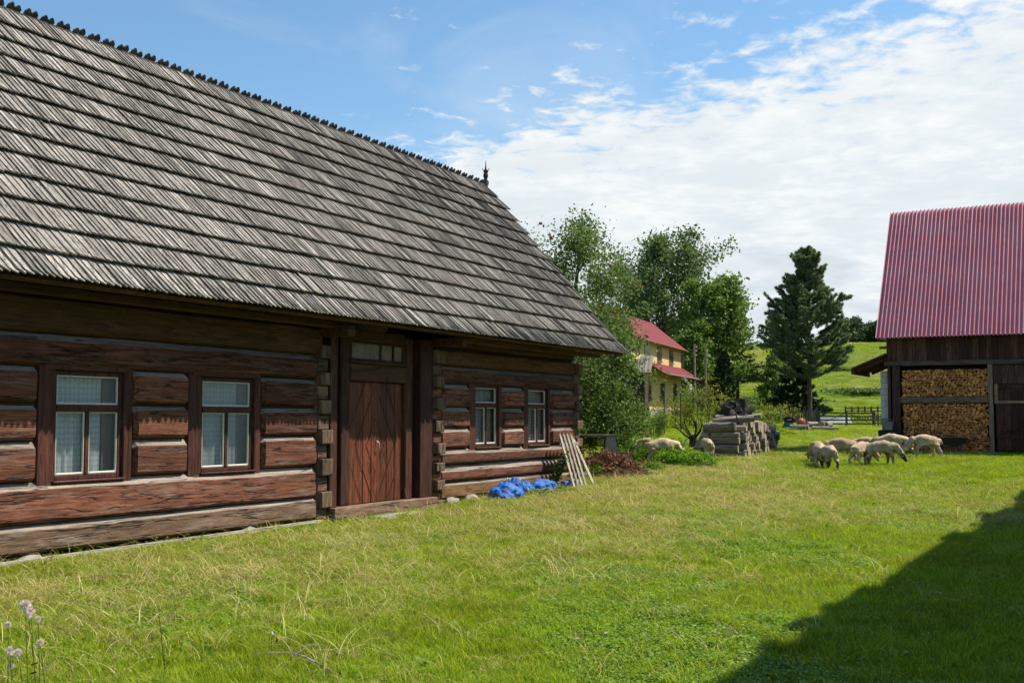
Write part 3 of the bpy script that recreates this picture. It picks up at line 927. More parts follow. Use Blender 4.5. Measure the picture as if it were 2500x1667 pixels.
b = MB(); b.bar(Vector((BV + .03, BEY, BEZ)) - bnr * .07, Vector((BV + .03, BRY, BRZ)) - bnr * .07, .05, .12, (0, -1, 1)); b.build('verge_board', M['barn_board'], roofb)
# barn door right of the firewood
bd = MB().box(-3.70, 1.2, .10, .16, ZB + .08, 2.75).build('door', M['barn_board'], barn)
x = -3.68
while x < 1.1:
    w = r_.uniform(.18, .26)
    MB().bbox(x + .003, x + w - .003, .06, .099, ZB + .1, 2.50, .004).build('plank', M['barn_board'], bd)
    x += w
MB().bbox(-3.72, 1.2, .01, .058, 2.60, 2.74, .006).build('rail', M['barn_post'], bd)
MB().bbox(-3.66, 1.2, .02, .058, 2.12, 2.20, .006).build('rail', M['mid_beam'], bd)
MB().bbox(-3.66, 1.2, .02, .058, .98, 1.09, .006).build('rail', M['barn_post'], bd)
b = MB(); b.bar((-3.5, .03, 1.15), (-1.2, .03, 2.1), .03, .09, (0, 1, 0)); b.build('brace', M['barn_post'], bd)
MB().bbox(-3.76, 1.3, .06, .2, 2.76, 3.39, .006).build('upper_panel', M['barn_post'], barn)
MB().bbox(-3.72, -3.62, -.02, .05, 2.1, 2.75, .006).build('door_jamb', M['mid_beam'], barn)
# lean-to on the left gable: sloping roof sheet and block pillar
lt = MB()
lt.add([(-7.08, -.35, 3.83), (-7.08, 2.9, 3.83), (-8.20, 2.9, 3.36), (-8.20, -.35, 3.36), (-7.08, -.35, 3.77), (-7.08, 2.9, 3.77), (-8.20, 2.9, 3.30), (-8.20, -.35, 3.30)],
       [(0, 1, 2, 3), (7, 6, 5, 4), (0, 3, 7, 4), (1, 5, 6, 2), (2, 6, 7, 3), (0, 4, 5, 1)])
lt = lt.build('lean_to', M['barn_board'], barn)
y = -.3
while y < 2.8:
    b = MB(); b.add([(-8.24, y, 3.33), (-8.24, y + .30, 3.33), (-8.24, y + .24, 3.14), (-8.24, y + .06, 3.14), (-8.21, y, 3.33), (-8.21, y + .30, 3.33), (-8.21, y + .24, 3.14), (-8.21, y + .06, 3.14)],
                    [(0, 3, 2, 1), (4, 5, 6, 7), (0, 1, 5, 4), (1, 2, 6, 5), (2, 3, 7, 6), (3, 0, 4, 7)])
    b.build('edge_board', M['barn_board'], lt)
    y += .33
for yy in (.1, 1.4, 2.7):
    b = MB(); b.bar((-7.05, yy, 3.70), (-8.1, yy, 3.26), .08, .10); b.build('rafter', M['barn_board'], lt)
M['block'] = plain('white_block', (.62, .60, .56), .9, .22, 8, bump=.4)
pil = MB().box(-7.36, -7.06, .35, 1.2, ZB, 1.62).build('pillar', M['stone'], lt)
z = 1.625; k = 0
while z < 3.25:
    h = .205
    if k % 2 == 0:
        MB().bbox(-7.385, -7.2, .33, 1.2, z, z + h - .012, .008).build('block', M['block'], pil)
        MB().bbox(-7.19, -7.055, .33, 1.2, z, z + h - .012, .008).build('block', M['block'], pil)
    else:
        MB().bbox(-7.375, -7.055, .33, 1.2, z, z + h - .012, .008).build('block', M['block'], pil)
    z += h; k += 1
MB().box(-7.36, -7.07, .36, 1.18, 1.62, 3.25).build('mortar', M['stone'], pil)

# firewood filling the bay: split billets stacked in rows, cut ends to the yard
M['firewood'] = wood('firewood', (.30, .115, .032), (.60, .255, .08), (.76, .40, .16), 'Z', .9, .85, .7, .4, .7, .35, tint=True)
fr = random.Random(21)
stack = empty('firewood_stack', barn.matrix_basis @ Vector((-5.3, 0, ZB)), -AZ)
tag(stack, 'orange split firewood stacked tightly in the barn bay', 'firewood')
def billet(seed):
    r = random.Random(seed)
    kind = r.random()
    w, h = r.uniform(.12, .20), r.uniform(.078, .118)
    if kind < .55:       # wedge
        P = [(-w / 2, -h * .4), (w / 2, -h * .35 + r.uniform(-.02, .02)), (w * r.uniform(.1, .4), h * .5), (-w * r.uniform(.1, .35), h * .45)]
    elif kind < .8:
        P = [(-w / 2, h * .35), (-w * .2, -h * .5), (w * .25, -h * .45), (w / 2, h * .3), (0, h * .5)]
    else:
        P = [(-w / 2, -h * .2), (0, -h * .5), (w / 2, 0), (w * .1, h * .5)]
    n = len(P)
    b = MB()
    ex = r.uniform(-.004, .004)
    vs = [(x, 0 + ex * x / w, z) for x, z in P] + [(x * .96, .45, z * .96) for x, z in P]
    b.add(vs, [tuple(range(n)), tuple(range(2 * n - 1, n - 1, -1))] + [(i, i + n, (i + 1) % n + n, (i + 1) % n) for i in range(n)], 0, r.random())
    return b, w, h
BIL = [billet(100 + k) for k in range(20)]
BILM = [b.mesh('billet', M['firewood']) for b, w, h in BIL]
spots = []
def fill(z0, z1, xa, xb):
    z = z0 + .05
    row = 0
    while z < z1 - .03:
        x = xa + fr.uniform(.02, .1)
        while x < xb - .04:
            k = fr.randrange(20)
            w = BIL[k][1] * .80
            spots.append((x + w / 2 + 5.3, fr.uniform(-.035, .03), z + fr.uniform(-.018, .018) - ZB, k, fr.uniform(-.5, .5) + (math.pi if fr.random() < .35 else 0)))
            x += w
        z += .088; row += 1
fill(2.36, 3.30, -6.66, -3.93)
fill(ZB + .02, 2.13, -6.66, -3.93)
fr.shuffle(spots)
bulkf = MB()
for j, (x, y, z, k, a) in enumerate(spots):
    mt = Matrix.Translation((x, y, z)) @ Matrix.Rotation(a, 4, 'Y')
    if j < 300:
        o = bpy.data.objects.new('billet', BILM[k]); COL.objects.link(o); o.parent = stack; o.matrix_local = mt
    else:
        bulkf.add([mt @ Vector(p) for p in BIL[k][0].v], BIL[k][0].f, 0, fr.random())
o = bulkf.build('billet_rows', M['firewood'], stack); o['kind'] = 'stuff'
MB().box(-1.36, 1.37, .22, .5, .03, 2.78).build('dark_backing', M['barn_board'], stack)  # dark box put in for the shade in the gaps between billets

# wheelbarrow heaped with wood in front of the stack
wb = empty('wheelbarrow', barn.matrix_basis @ Vector((-4.95, -.62, 0)), -AZ)
wb.location.z = ground_z(wb.location.x, wb.location.y)
tag(wb, 'dark wheelbarrow with split wood in it before the firewood', 'wheelbarrow')
b = MB()
def tray(b, z0, z1, x0, x1, X0, X1, y, Y):
    b.add([(x0, -y, z0), (x1, -y, z0), (x1, y, z0), (x0, y, z0), (X0, -Y, z1), (X1, -Y, z1), (X1, Y, z1), (X0, Y, z1)],
          [(0, 3, 2, 1), (0, 1, 5, 4), (1, 2, 6, 5), (2, 3, 7, 6), (3, 0, 4, 7)])
tray(b, .28, .52, -.28, .26, -.52, .44, .2, .32)
tray(b, .51, .29, -.50, .43, -.27, .25, .31, .19)
b.build('tray', M['iron'], wb)
for sy in (-.22, .22):
    b = MB(); b.tube([(-.42, sy * .35, .17), (.2, sy, .30), (.75, sy * 1.2, .50)], .017, 6); b.build('handle', M['iron'], wb, 40)
    b = MB(); b.tube([(.22, sy, .30), (.30, sy, .0)], .014, 6); b.tube([(.02, sy, .28), (.30, sy, .02)], .012, 6); b.build('leg', M['iron'], wb, 40)
b = MB()
n = 20
for k in range(n):
    a0, a1 = 2 * math.pi * k / n, 2 * math.pi * (k + 1) / n
    b.bar((-.48 + .15 * math.cos(a0), 0, .17 + .15 * math.sin(a0)), (-.48 + .15 * math.cos(a1), 0, .17 + .15 * math.sin(a1)), .06, .05, (0, 1, 0))
for k in range(6):
    a0 = math.pi * k / 3
    b.bar((-.48, 0, .17), (-.48 + .13 * math.cos(a0), 0, .17 + .13 * math.sin(a0)), .012, .012)
b.build('wheel', M['iron'], wb)
for k in range(9):
    o = link('split_wood', BILM[k % 20]); r2 = random.Random(k)
    o.location = wb.matrix_basis @ Vector((r2.uniform(-.4, .2), r2.uniform(-.2, .05), .50 + .02 * k % .12))
    o.rotation_euler = (r2.uniform(-.2, .2), r2.uniform(-.6, .6), -AZ + r2.uniform(-1.2, .4) - .6)
    tag(o, 'split wood billet lying in the wheelbarrow', 'wood billet', 'billets in the wheelbarrow')

# metal bucket on a black bin, pile of laths beside the post
def at_barn(x, y, dz=0.0):
    P = barn.matrix_basis @ Vector((x, y, 0)); P.z = ground_z(P.x, P.y) + dz
    return P
b = MB(); b.add([(-.26, -.3, 0), (.26, -.3, 0), (.26, .3, 0), (-.26, .3, 0), (-.33, -.36, .72), (.33, -.36, .72), (.33, .36, .72), (-.33, .36, .72), (-.31, -.38, .76), (.31, -.38, .76), (.31, .38, .76), (-.31, .38, .76)],
                [(0, 3, 2, 1), (0, 1, 5, 4), (1, 2, 6, 5), (2, 3, 7, 6), (3, 0, 4, 7), (4, 5, 9, 8), (5, 6, 10, 9), (6, 7, 11, 10), (7, 4, 8, 11), (8, 9, 10, 11)])
b.box(-.22, .22, -.41, -.38, .60, .66)
bin_ = b.build('black_bin', plain('black_plastic', (.012, .012, .013), .45, .2, 6, .4))
bin_.location = at_barn(-7.05, -.15, -.02); bin_.rotation_euler = (0, 0, -AZ + .1)
tag(bin_, 'black bin standing at the corner of the barn', 'bin')
b = MB(); b.lathe([(.10, 0), (.15, .27), (.158, .28), (.145, .28), (.095, .01)], 14)
b.tube([(.15, 0, .26), (.13, -.08, .33), (0, -.12, .36), (-.13, -.08, .33), (-.15, 0, .26)], .005, 5)
bu = b.build('bucket', plain('zinc', (.42, .43, .44), .4, .25, 8, .5, .6), None, 40)
bu.location = bin_.location + Vector((.02, 0, .76)); tag(bu, 'grey metal bucket standing on the black bin', 'bucket')
lath = empty('lath_pile', at_barn(-7.75, .2), -AZ)
tag(lath, 'small pile of pale laths left of the barn post', 'laths')
for k in range(6):
    b = MB(); b.bar((-.32 - .02 * (k % 3), -.2 + .02 * k, .05 + .075 * k), (.35, .1 * (k % 2), .06 + .075 * k), .06, .03); b.build('lath', M['grey_wood_x'], lath)
    if k < 5:
        for xx in (-.1, .25): MB().box(xx, xx + .05, -.12, .1, .067 + .075 * k, .107 + .075 * k).build('spacer', M['grey_wood_x'], lath)

# ------------------------------------------------------------------ tall shed out of view on the right, inferred from its shade on the lawn
SHN, SHE = 1.28, 6.4
shed = empty('tall_outbuilding', U * 22 + NV * .18, -AZ - .022)
tag(shed, 'tall unseen outbuilding shading the lawn, walls whitened to bounce light', 'outbuilding')
er = random.Random(8)
yy = -13.3
while yy < 12.3:
    w = er.uniform(.35, .9)
    ov = er.uniform(-.16, .10) + .07 * math.sin(yy * 1.3)  # uneven overhang added to roughen the edge of the lawn shadow
    b = MB(); b.add([(SHN - ov, yy, SHE - ov * .35 + .02), (SHN + .7, yy, SHE + .28), (SHN + .7, yy + w, SHE + .28), (SHN - ov + er.uniform(-.12, .12), yy + w, SHE - ov * .35 + .02),
                     (SHN - ov, yy, SHE - ov * .35 + .05), (SHN + .7, yy, SHE + .31), (SHN + .7, yy + w, SHE + .31), (SHN - ov, yy + w, SHE - ov * .35 + .05)],
                    [(0, 1, 2, 3), (7, 6, 5, 4), (0, 4, 5, 1), (2, 6, 7, 3), (0, 3, 7, 4)])
    b.build('shade_edge_board', M['shingle'], shed)
    yy += w
M['bounce_white'] = plain('bounce_white', (.80, .78, .73), .9, .08, 2.0, .2)  # white added so the unseen walls bounce fill light onto the lawn
MB().box(2.1, 2.3, -13, 12, -.2, SHE - .05).build('wall', M['bounce_white'], shed)
b = MB(); SHN += .32; b.add([(SHN, -13.4, SHE), (SHN, 12.4, SHE), (6, 12.4, 8.2), (6, -13.4, 8.2), (10.7, 12.4, SHE), (10.7, -13.4, SHE), (SHN, -13.4, SHE - .12), (SHN, 12.4, SHE - .12), (6, 12.4, 8.08), (6, -13.4, 8.08), (10.7, 12.4, SHE - .12), (10.7, -13.4, SHE - .12)],
                [(0, 3, 2, 1), (3, 5, 4, 2), (6, 7, 8, 9), (9, 8, 10, 11), (0, 1, 7, 6), (5, 11, 10, 4), (1, 2, 8, 7), (2, 4, 10, 8), (0, 6, 9, 3), (3, 9, 11, 5)])
b.build('roof', M['shingle'], shed)
for yy in (-13, 11.9):
    b = MB(); b.add([(2.2, yy, 0), (9.9, yy, 0), (9.9, yy, SHE + .2), (6, yy, 7.9), (2.2, yy, SHE + .2), (2.2, yy + .1, 0), (9.9, yy + .1, 0), (9.9, yy + .1, SHE + .2), (6, yy + .1, 7.9), (2.2, yy + .1, SHE + .2)],
                    [(0, 1, 2, 3, 4), (9, 8, 7, 6, 5), (0, 5, 6, 1), (1, 6, 7, 2), (2, 7, 8, 3), (3, 8, 9, 4), (4, 9, 5, 0)])
    b.build('gable', M['bounce_white'], shed)
MB().box(9.85, 9.95, -13, 11.9, 0, SHE).build('rear_wall', M['bounce_white'], shed)

# ------------------------------------------------------------------ things by the house corner
M['tarp'] = None
def tarpmat():
    t = NT('blue_tarp')
    co = t.coord()
    n1 = t.noise(co, 9, 4, .6, .8)
    c = t.ramp(n1, [(.3, (.006, .075, .33)), (.55, (.012, .15, .56)), (.8, (.10, .32, .74))])
    return t.done(t.bsdf(c, .42, t.bump(t.noise(co, 34, 4, .7, .8), .9, .02), .4))
M['tarp'] = tarpmat()
def wall_pt(px, off):
    """ground point a given distance out from the house wall, in the direction of a pixel column"""
    s = 8.0
    while s < 30:
        P = U * s + NV * (DW + off)
        if 1250 + FPX * P.x / P.y > px: break
        s += .02
    return Vector((P.x, P.y, ground_z(P.x, P.y)))
def crumple(name, px, py, sx, sy, sz, seed, label, rz=0.0, off=None):
    bm = bmesh.new(); bmesh.ops.create_icosphere(bm, subdivisions=4, radius=1.0)
    for v in bm.verts:
        p = v.co.copy()
        k = 1 + .22 * mnoise.noise(p * 1.4 + Vector((seed, 1, 0))) + .20 * (abs(mnoise.noise(p * 2.6 + Vector((0, seed, 0)))) - .2) + .16 * (abs(mnoise.noise(p * 5 + Vector((0, 0, seed)))) - .2) + .07 * (abs(mnoise.noise(p * 11 + Vector((seed, 0, seed)))) - .2)
        z = p.z * k
        if z < -.3: z = -.3 - (z + .3) * .1
        v.co = Vector((p.x * k * sx * 1.22, p.y * k * sy * 1.1, (z + .3) * sz))
    me = bpy.data.meshes.new(name); bm.to_mesh(me); bm.free()
    me.materials.append(M['tarp'])
    me.polygons.foreach_set('use_smooth', [True] * len(me.polygons)); me.set_sharp_from_angle(angle=math.radians(28))
    o = link(name, me)
    P = G(px, py) if off is None else wall_pt(px, off)
    o.location = (P.x, P.y, ground_z(P.x, P.y) - .01); o.rotation_euler = (0, 0, rz)
    return tag(o, label, 'tarp')
crumple('blue_tarp', 1236, 1208, .26, .22, .25, 1.1, 'bulging blue tarp bundle nearest the camera, leftmost of the tarps', .4, .62)
crumple('blue_tarp', 1252, 1192, .18, .17, .28, 2.7, 'upright blue tarp bundle behind the leftmost bundle', 0, .32)
crumple('blue_tarp', 1281, 1193, .17, .15, .22, 4.2, 'pale creased blue tarp in the middle of the heap', 1.0, .45)
crumple('blue_tarp', 1326, 1186, .30, .2, .20, 6.9, 'wide blue tarp bundle under the corner window', .5, .42)
crumple('blue_tarp', 1388, 1183, .20, .14, .13, 9.3, 'small flat blue tarp at the foot of the picket panel', .3, .38)
# white cord on the tarps
P = wall_pt(1255, .36)
b = MB(); q = random.Random(4)
b.tube([(math.cos(a) * .13, math.sin(a * 1.7) * .06, .40 + .05 * math.sin(a * 3)) for a in np.linspace(0, 5.2, 16)], .008, 5)
o = b.build('cord', M['putty'], None, 60); o.location = (P.x - .02, P.y - .02, ground_z(P.x, P.y) - .07)
tag(o, 'pale cord lying loosely on top of the tarps', 'cord')

pk = empty('leaning_fence')
tag(pk, 'weathered picket panel leaning against the house corner', 'picket panel')
pbase = U * 23.45 + NV * (DW + .62); pbase.z = ground_z(pbase.x, pbase.y)
pk.location = pbase; pk.rotation_euler = (0, 0, math.pi / 2 - AZ)
M['picket'] = wood('picket_grey', (.20, .165, .12), (.40, .345, .27), (.55, .49, .40), 'Z', 1.2, .85, .5, .2, .7, .35)
for k in range(5):
    x0 = -1.14 + k * .20 + (.22 if k == 4 else 0)
    lean = -.22 - (.10 if k == 4 else 0)
    b = MB()
    w = .052; th = .022; Ln = 1.13 if k < 4 else 1.02
    x1 = x0 + .28 - .02 * k - (.26 if k == 4 else 0)
    foot = Vector((x0, -.05, .0)); top = Vector((x1, .42, Ln))
    d = (top - foot).normalized(); a = d.cross(Vector((0, 1, 0))).normalized(); n_ = d.cross(a)
    zf = [(-w, 0), (w, 0), (w, .93), (0, 1.0), (-w, .93)]
    L_ = (top - foot).length
    vs = [foot + a * x + d * (t * L_) + n_ * th * .5 for x, t in zf] + [foot + a * x + d * (t * L_) - n_ * th * .5 for x, t in zf]
    b.add(vs, [(0, 1, 2, 3, 4), (9, 8, 7, 6, 5)] + [(i, i + 5, (i + 1) % 5 + 5, (i + 1) % 5) for i in range(5)])
    b.build('picket', M['picket'], pk)
for t in (.22, .78):
    p = Vector((-1.22 + .28 * t, -.05 + .47 * t + .03, 1.13 * t)); q = p + Vector((.95, 0, .02))
    b = MB(); b.bar(p, q, .03, .07, (0, 0, 1)); b.build('rail', M['grey_wood_x'], pk)

# ------------------------------------------------------------------ foliage helpers
M['leaf_apple'] = leafmat('apple_leaf', (0.0512, 0.0922, 0.0205), (0.1050, 0.1728, 0.0358), (0.2176, 0.2880, 0.0832), .3, .6, .12)
M['leaf_ash'] = leafmat('ash_leaf', (0.0538, 0.0998, 0.0307), (0.1088, 0.1728, 0.0538), (0.2048, 0.2688, 0.0960), .3, .6, .12)
M['leaf_light'] = leafmat('light_leaf', (0.0704, 0.1254, 0.0256), (0.1344, 0.2240, 0.0435), (0.2432, 0.3328, 0.0768), .35, .6, .12)
M['leaf_bush'] = leafmat('bush_leaf', (0.0448, 0.0896, 0.0154), (0.0960, 0.1664, 0.0256), (0.1920, 0.2560, 0.0512), .35, .6, .12)
M['leaf_nettle'] = leafmat('nettle_leaf', (0.0640, 0.1536, 0.0154), (0.1216, 0.2688, 0.0256), (0.2048, 0.3712, 0.0448), .4, .5, .3)
M['leaf_yellow'] = leafmat('yellow_shrub_leaf', (0.1152, 0.1280, 0.0192), (0.2048, 0.2176, 0.0320), (0.3328, 0.3072, 0.0640), .35, .6, .12)
M['needle_pine'] = leafmat('pine_needle', (.085, .13, .055), (.155, .215, .095), (.26, .31, .15), .25, .5, .35)
M['needle_dark'] = leafmat('spruce_needle', (0.0102, 0.0282, 0.0128), (0.0230, 0.0512, 0.0205), (0.0640, 0.1024, 0.0435), .1, .6, .15)
M['needle_larch'] = leafmat('larch_needle', (0.0576, 0.0960, 0.0320), (0.0960, 0.1472, 0.0448), (0.1536, 0.2048, 0.0704), .3, .5, .3)
M['needle_dead'] = leafmat('dead_needle', (.15, .065, .038), (.30, .145, .09), (.44, .27, .18), .1, .8, .1)
M['leaf_far'] = leafmat('far_leaf', (0.0256, 0.0538, 0.0205), (0.0461, 0.0896, 0.0307), (0.0832, 0.1280, 0.0461), .2, .6, .2)
M['bark'] = wood('bark', (.035, .028, .022), (.085, .068, .052), (.15, .125, .10), 'Z', .6, .95, .9, .2, .7, .5)
M['bark_pine'] = wood('pine_bark', (.07, .045, .032), (.16, .11, .078), (.25, .18, .13), 'Z', .5, .95, .9, .2, .7, .4)
M['bark_black'] = plain('black_bark', (.032, .026, .022), .95, .4, 14, bump=.8)

def oval(t): return max(.08, math.sin(math.pi * min(1, .12 + .86 * t)) ** .7)
def dome(t): return max(.05, (1 - t ** 2.2)) * (.75 + .25 * min(1, t * 4))
def cone(t): return max(.04, 1 - t)

def tree(name, label, P, h, r, cb, spread, nleaf, lsize, leaf, bark, seed, prof=oval, stems=1, nb=26, upang=.75, ntw=5, sig=.16, group=None, cat='tree', splay=.25, lean=(0, 0), lw=.6, droop=.2, twig=.35):
    rng = np.random.default_rng(seed); rr = random.Random(seed)
    root = empty(name, P)
    tag(root, label, cat, group)
    tb = MB(); tips = []
    for st in range(stems):
        a0 = 2 * math.pi * st / stems + rr.random()
        sp = splay * h * (0 if stems == 1 else rr.uniform(.5, 1)) * .5
        hh = h * (1 if st == 0 else rr.uniform(.8, .97))
        pts, rads = [], []
        n = 9
        ph = rr.random() * 6
        for i in range(n + 1):
            t = i / n
            wob = .02 * h * math.sin(3.1 * t + ph)
            pts.append(Vector((math.cos(a0) * sp * t ** .8 + wob * t + lean[0] * t, math.sin(a0) * sp * t ** .8 + wob * .6 * t + lean[1] * t, hh * t * .96 - (.15 if i == 0 else 0))))
            rads.append(max(.012, r / (stems ** .5) * (1 - t) ** .85 * (1.25 if i == 0 else 1)))
        tb.tube(pts, rads, 8)
        def at(t):
            f = t * n; i = min(n - 1, int(f)); return pts[i].lerp(pts[i + 1], f - i), rads[i] * (1 - (f - i)) + rads[i + 1] * (f - i)
        tips += [at(q)[0] for q in np.linspace(.85, 1, 4)]
        nbs = max(4, nb // stems)
        for k in range(nbs):
            tt = (k + rr.random()) / nbs
            tz = cb + (1 - cb) * tt * .97
            S, rs = at(tz)
            az_ = k * 2.39996 + rr.uniform(-.5, .5) + a0
            Lb = spread * prof(tt) * rr.uniform(.7, 1.1)
            ua = upang * rr.uniform(.6, 1.2) * (.7 + .6 * tt)
            d = Vector((math.cos(az_) * math.cos(ua), math.sin(az_) * math.cos(ua), math.sin(ua)))
            bp = [S + d * Lb * q + Vector((0, 0, (droop * Lb) * (q * .4 - q * q))) + Vector((rr.uniform(-1, 1), rr.uniform(-1, 1), rr.uniform(-1, 1))) * .04 * Lb * q for q in (0, .3, .6, .85, 1)]
            r0 = min(rs * .6, .02 + .016 * Lb)
            tb.tube(bp, [r0, r0 * .75, r0 * .5, r0 * .3, r0 * .12], 5, False)
            tips.append(bp[-1])
            for j in range(ntw):
                q = rr.uniform(.25, .98)
                f = q * 4; i = min(3, int(f)); S2 = bp[i].lerp(bp[i + 1], f - i)
                dd = (d + Vector((rr.uniform(-1, 1), rr.uniform(-1, 1), rr.uniform(-.5, .8))) * .95).normalized()
                L2 = Lb * twig * rr.uniform(.6, 1.2) + .1
                E2 = S2 + dd * L2
                tb.tube([S2, S2.lerp(E2, .5) + Vector((0, 0, .03 * L2)), E2], [r0 * .3, r0 * .2, r0 * .06], 4, False)
                tips += [S2.lerp(E2, .45), S2.lerp(E2, .75), E2, E2]
    tb.build('trunk', bark, root, 60)
    T = np.array([tuple(p) for p in tips])
    idx = rng.integers(0, len(T), nleaf)
    C = T[idx] + rng.normal(size=(nleaf, 3)) * sig * spread * .5
    C = C[C[:, 2] > .05 * h]
    n = len(C)
    ctr = np.array([lean[0] * .6, lean[1] * .6, h * (cb + (1 - cb) * .4)])
    out = unit(C - ctr)
    A = unit(rng.normal(size=(n, 3)) + np.array([0, 0, -.55]) + out * .35)
    up_ = unit(rng.normal(size=(n, 3)) * .75 + np.array([0, 0, .8]) + out * .5)
    l = lsize * rng.uniform(.65, 1.25, n)
    Vq = leaf_quads(C, A, l, l * lw, rng, .18, up_)
    # tint: clumps of lighter and darker foliage that belong to the twig they grow on
    ct = np.random.default_rng(seed + 1).uniform(0, 1, len(T))[idx][:0] if False else None
    tw = rng.uniform(.15, .85, len(T))
    tn = np.clip(rng.normal(.5, .22, n), 0, 1)
    me = np_mesh('crown', Vq, 4, tn, leaf)
    link('crown', me, root)
    return root

def conifer(name, label, P, h, r, cb, spread, leaf, bark, seed, prof=cone, whorl=.45, nl=.28, per=60, ang=.15, group=None, droop=-.1, up_tip=.3, sub=5, cat='tree', nw=.10, taper_top=True):
    rng = np.random.default_rng(seed); rr = random.Random(seed)
    root = empty(name, P); tag(root, label, cat, group)
    tb = MB()
    tb.tube([(0, 0, -.2), (.02 * h * .2, 0, h * .35), (-.01 * h, .01 * h, h * .7), (0, 0, h)], [r * 1.15, r * .85, r * .45, .015], 9)
    Cs, As = [], []
    z = cb * h
    while z < h * .985:
        t = (z - cb * h) / (h * (1 - cb))
        nbr = rr.randint(4, 6)
        a0 = rr.random() * 6.28
        for k in range(nbr):
            a = a0 + 2 * math.pi * k / nbr + rr.uniform(-.3, .3)
            Lb = spread * prof(t) * rr.uniform(.65, 1.12)
            if Lb < .1: continue
            ua = ang + .9 * t * t + rr.uniform(-.12, .12)
            d = Vector((math.cos(a) * math.cos(ua), math.sin(a) * math.cos(ua), math.sin(ua)))
            S = Vector((0, 0, z + rr.uniform(-.3, .3) * whorl))
            bp = [S + d * Lb * q + Vector((0, 0, Lb * (droop * q + (up_tip) * q ** 3))) for q in (0, .35, .7, 1)]
            r0 = .012 + .013 * Lb
            tb.tube(bp, [r0, r0 * .7, r0 * .4, r0 * .1], 4, False)
            segs = [(bp[1].lerp(bp[2], .0), bp[2], .6), (bp[2], bp[3], 1.0)]
            for j in range(sub):
                q = rr.uniform(.35, 1)
                f = q * 3; i = min(2, int(f)); S2 = bp[i].lerp(bp[i + 1], f - i)
                side = d.cross(Vector((0, 0, 1))).normalized() * rr.choice((-1, 1))
                dd = (d * rr.uniform(.4, 1) + side * rr.uniform(.4, 1) + Vector((0, 0, rr.uniform(-.15, .55)))).normalized()
                E2 = S2 + dd * (Lb * .30 * rr.uniform(.6, 1.2) + .12)
                tb.tube([S2, E2], [r0 * .3, r0 * .08], 3, False)
                segs.append((S2, E2, .9))
            for (A_, B_, wgt) in segs:
                n = int(per * wgt * max(.35, (B_ - A_).length))
                if n < 3: n = 3
                q = rng.random(n)[:, None]
                A3 = np.array(A_)[None]; B3 = np.array(B_)[None]
                dirn = (B3 - A3) / max(1e-3, (B_ - A_).length)
                ax = unit(rng.normal(size=(n, 3)) * .75 + dirn * 1.0 + np.array([[0, 0, .25]]))
                Cs.append(A3 + (B3 - A3) * q + ax * nl * .4); As.append(ax)
        z += whorl * rr.uniform(.8, 1.2) * (1.1 - .45 * t)
    tb.build('trunk', bark, root, 60)
    C = np.concatenate(Cs); A = np.concatenate(As)
    n = len(C)
    me = np_mesh('crown', leaf_quads(C, A, nl * rng.uniform(.7, 1.2, n), nw * rng.uniform(.7, 1.2, n), rng, .1), 4, np.clip(rng.normal(.5, .25, n), 0, 1), leaf)
    link('crown', me, root)
    return root

def shrub(name, label, P, rx, ry, h, nleaf, lsize, leaf, seed, group=None, cat='shrub', nst=14, lw=.6, upright=.6, bark=None, sig=.12):
    rng = np.random.default_rng(seed); rr = random.Random(seed)
    root = empty(name, P); tag(root, label, cat, group)
    sb = MB(); tips = []
    for k in range(nst):
        a = rr.random() * 6.28; q = math.sqrt(rr.random())
        B = Vector((math.cos(a) * rx * q * .55, math.sin(a) * ry * q * .55, -.03))
        T = Vector((math.cos(a) * rx * q, math.sin(a) * ry * q, h * (1 - .55 * q * q) * rr.uniform(.65, 1.1)))
        mid = B.lerp(T, .5) + Vector((rr.uniform(-.1, .1) * rx, rr.uniform(-.1, .1) * ry, .06 * h))
        r0 = .006 + .006 * h
        sb.tube([B, mid, T], [r0, r0 * .7, r0 * .2], 4, False)
        tips += [B.lerp(mid, .5), B.lerp(mid, .8), mid, mid.lerp(T, .35), mid.lerp(T, .7), T, T]
        for j in range(3):
            E = mid.lerp(T, rr.random()) + Vector((rr.uniform(-.3, .3) * rx, rr.uniform(-.3, .3) * ry, rr.uniform(-.05, .2) * h))
            sb.tube([mid.lerp(T, .2), E], [r0 * .4, r0 * .1], 3, False); tips += [E, E]
    sb.build('stem', bark or M['bark'], root)
    T = np.array([tuple(p) for p in tips])
    C = T[rng.integers(0, len(T), nleaf)] + rng.normal(size=(nleaf, 3)) * np.array([rx, ry, h]) * sig
    C[:, 2] = np.abs(C[:, 2]) + .01
    A = unit(rng.normal(size=(nleaf, 3)) + np.array([0, 0, .1]))
    up_ = unit(rng.normal(size=(nleaf, 3)) * .7 + np.array([0, 0, upright]))
    l = lsize * rng.uniform(.6, 1.3, nleaf)
    link('foliage', np_mesh('foliage', leaf_quads(C, A, l, l * lw, rng, .18, up_), 4, np.clip(rng.normal(.5, .22, nleaf), 0, 1), leaf), root)
    return root

# apple tree behind the house corner (with fruit), shrubs under it
at_ = on_ground(1.2, 32.6)
apple = tree('apple_tree', 'leafy apple tree rising behind the log house corner', at_, 7.3, .17, .14, 2.35, 30000, .105, M['leaf_apple'], M['bark'], 5, dome, 4, 70, .58, 9, .20, splay=.34, droop=.6, lw=.55, lean=(-.2, 0))
fr_ = random.Random(9)
M['apple'] = plain('apple_fruit', (.48, .16, .06), .4, .3, 8, .4)
ab = MB(); ab.lathe([(.004, -.03), (.03, -.025), (.043, .0), (.038, .028), (.008, .03)], 8)
am = ab.mesh('apple', M['apple'], 60)
for (px, py) in [(1320, 546), (1435, 636), (1498, 762), (1490, 648), (1524, 742), (1580, 822), (1380, 610), (1560, 700), (1470, 820), (1345, 580)]:
    o = link('apple', am, apple)
    o.location = V(px, py, 31.2 + fr_.random()) - at_
    o.scale = (1.25,) * 3
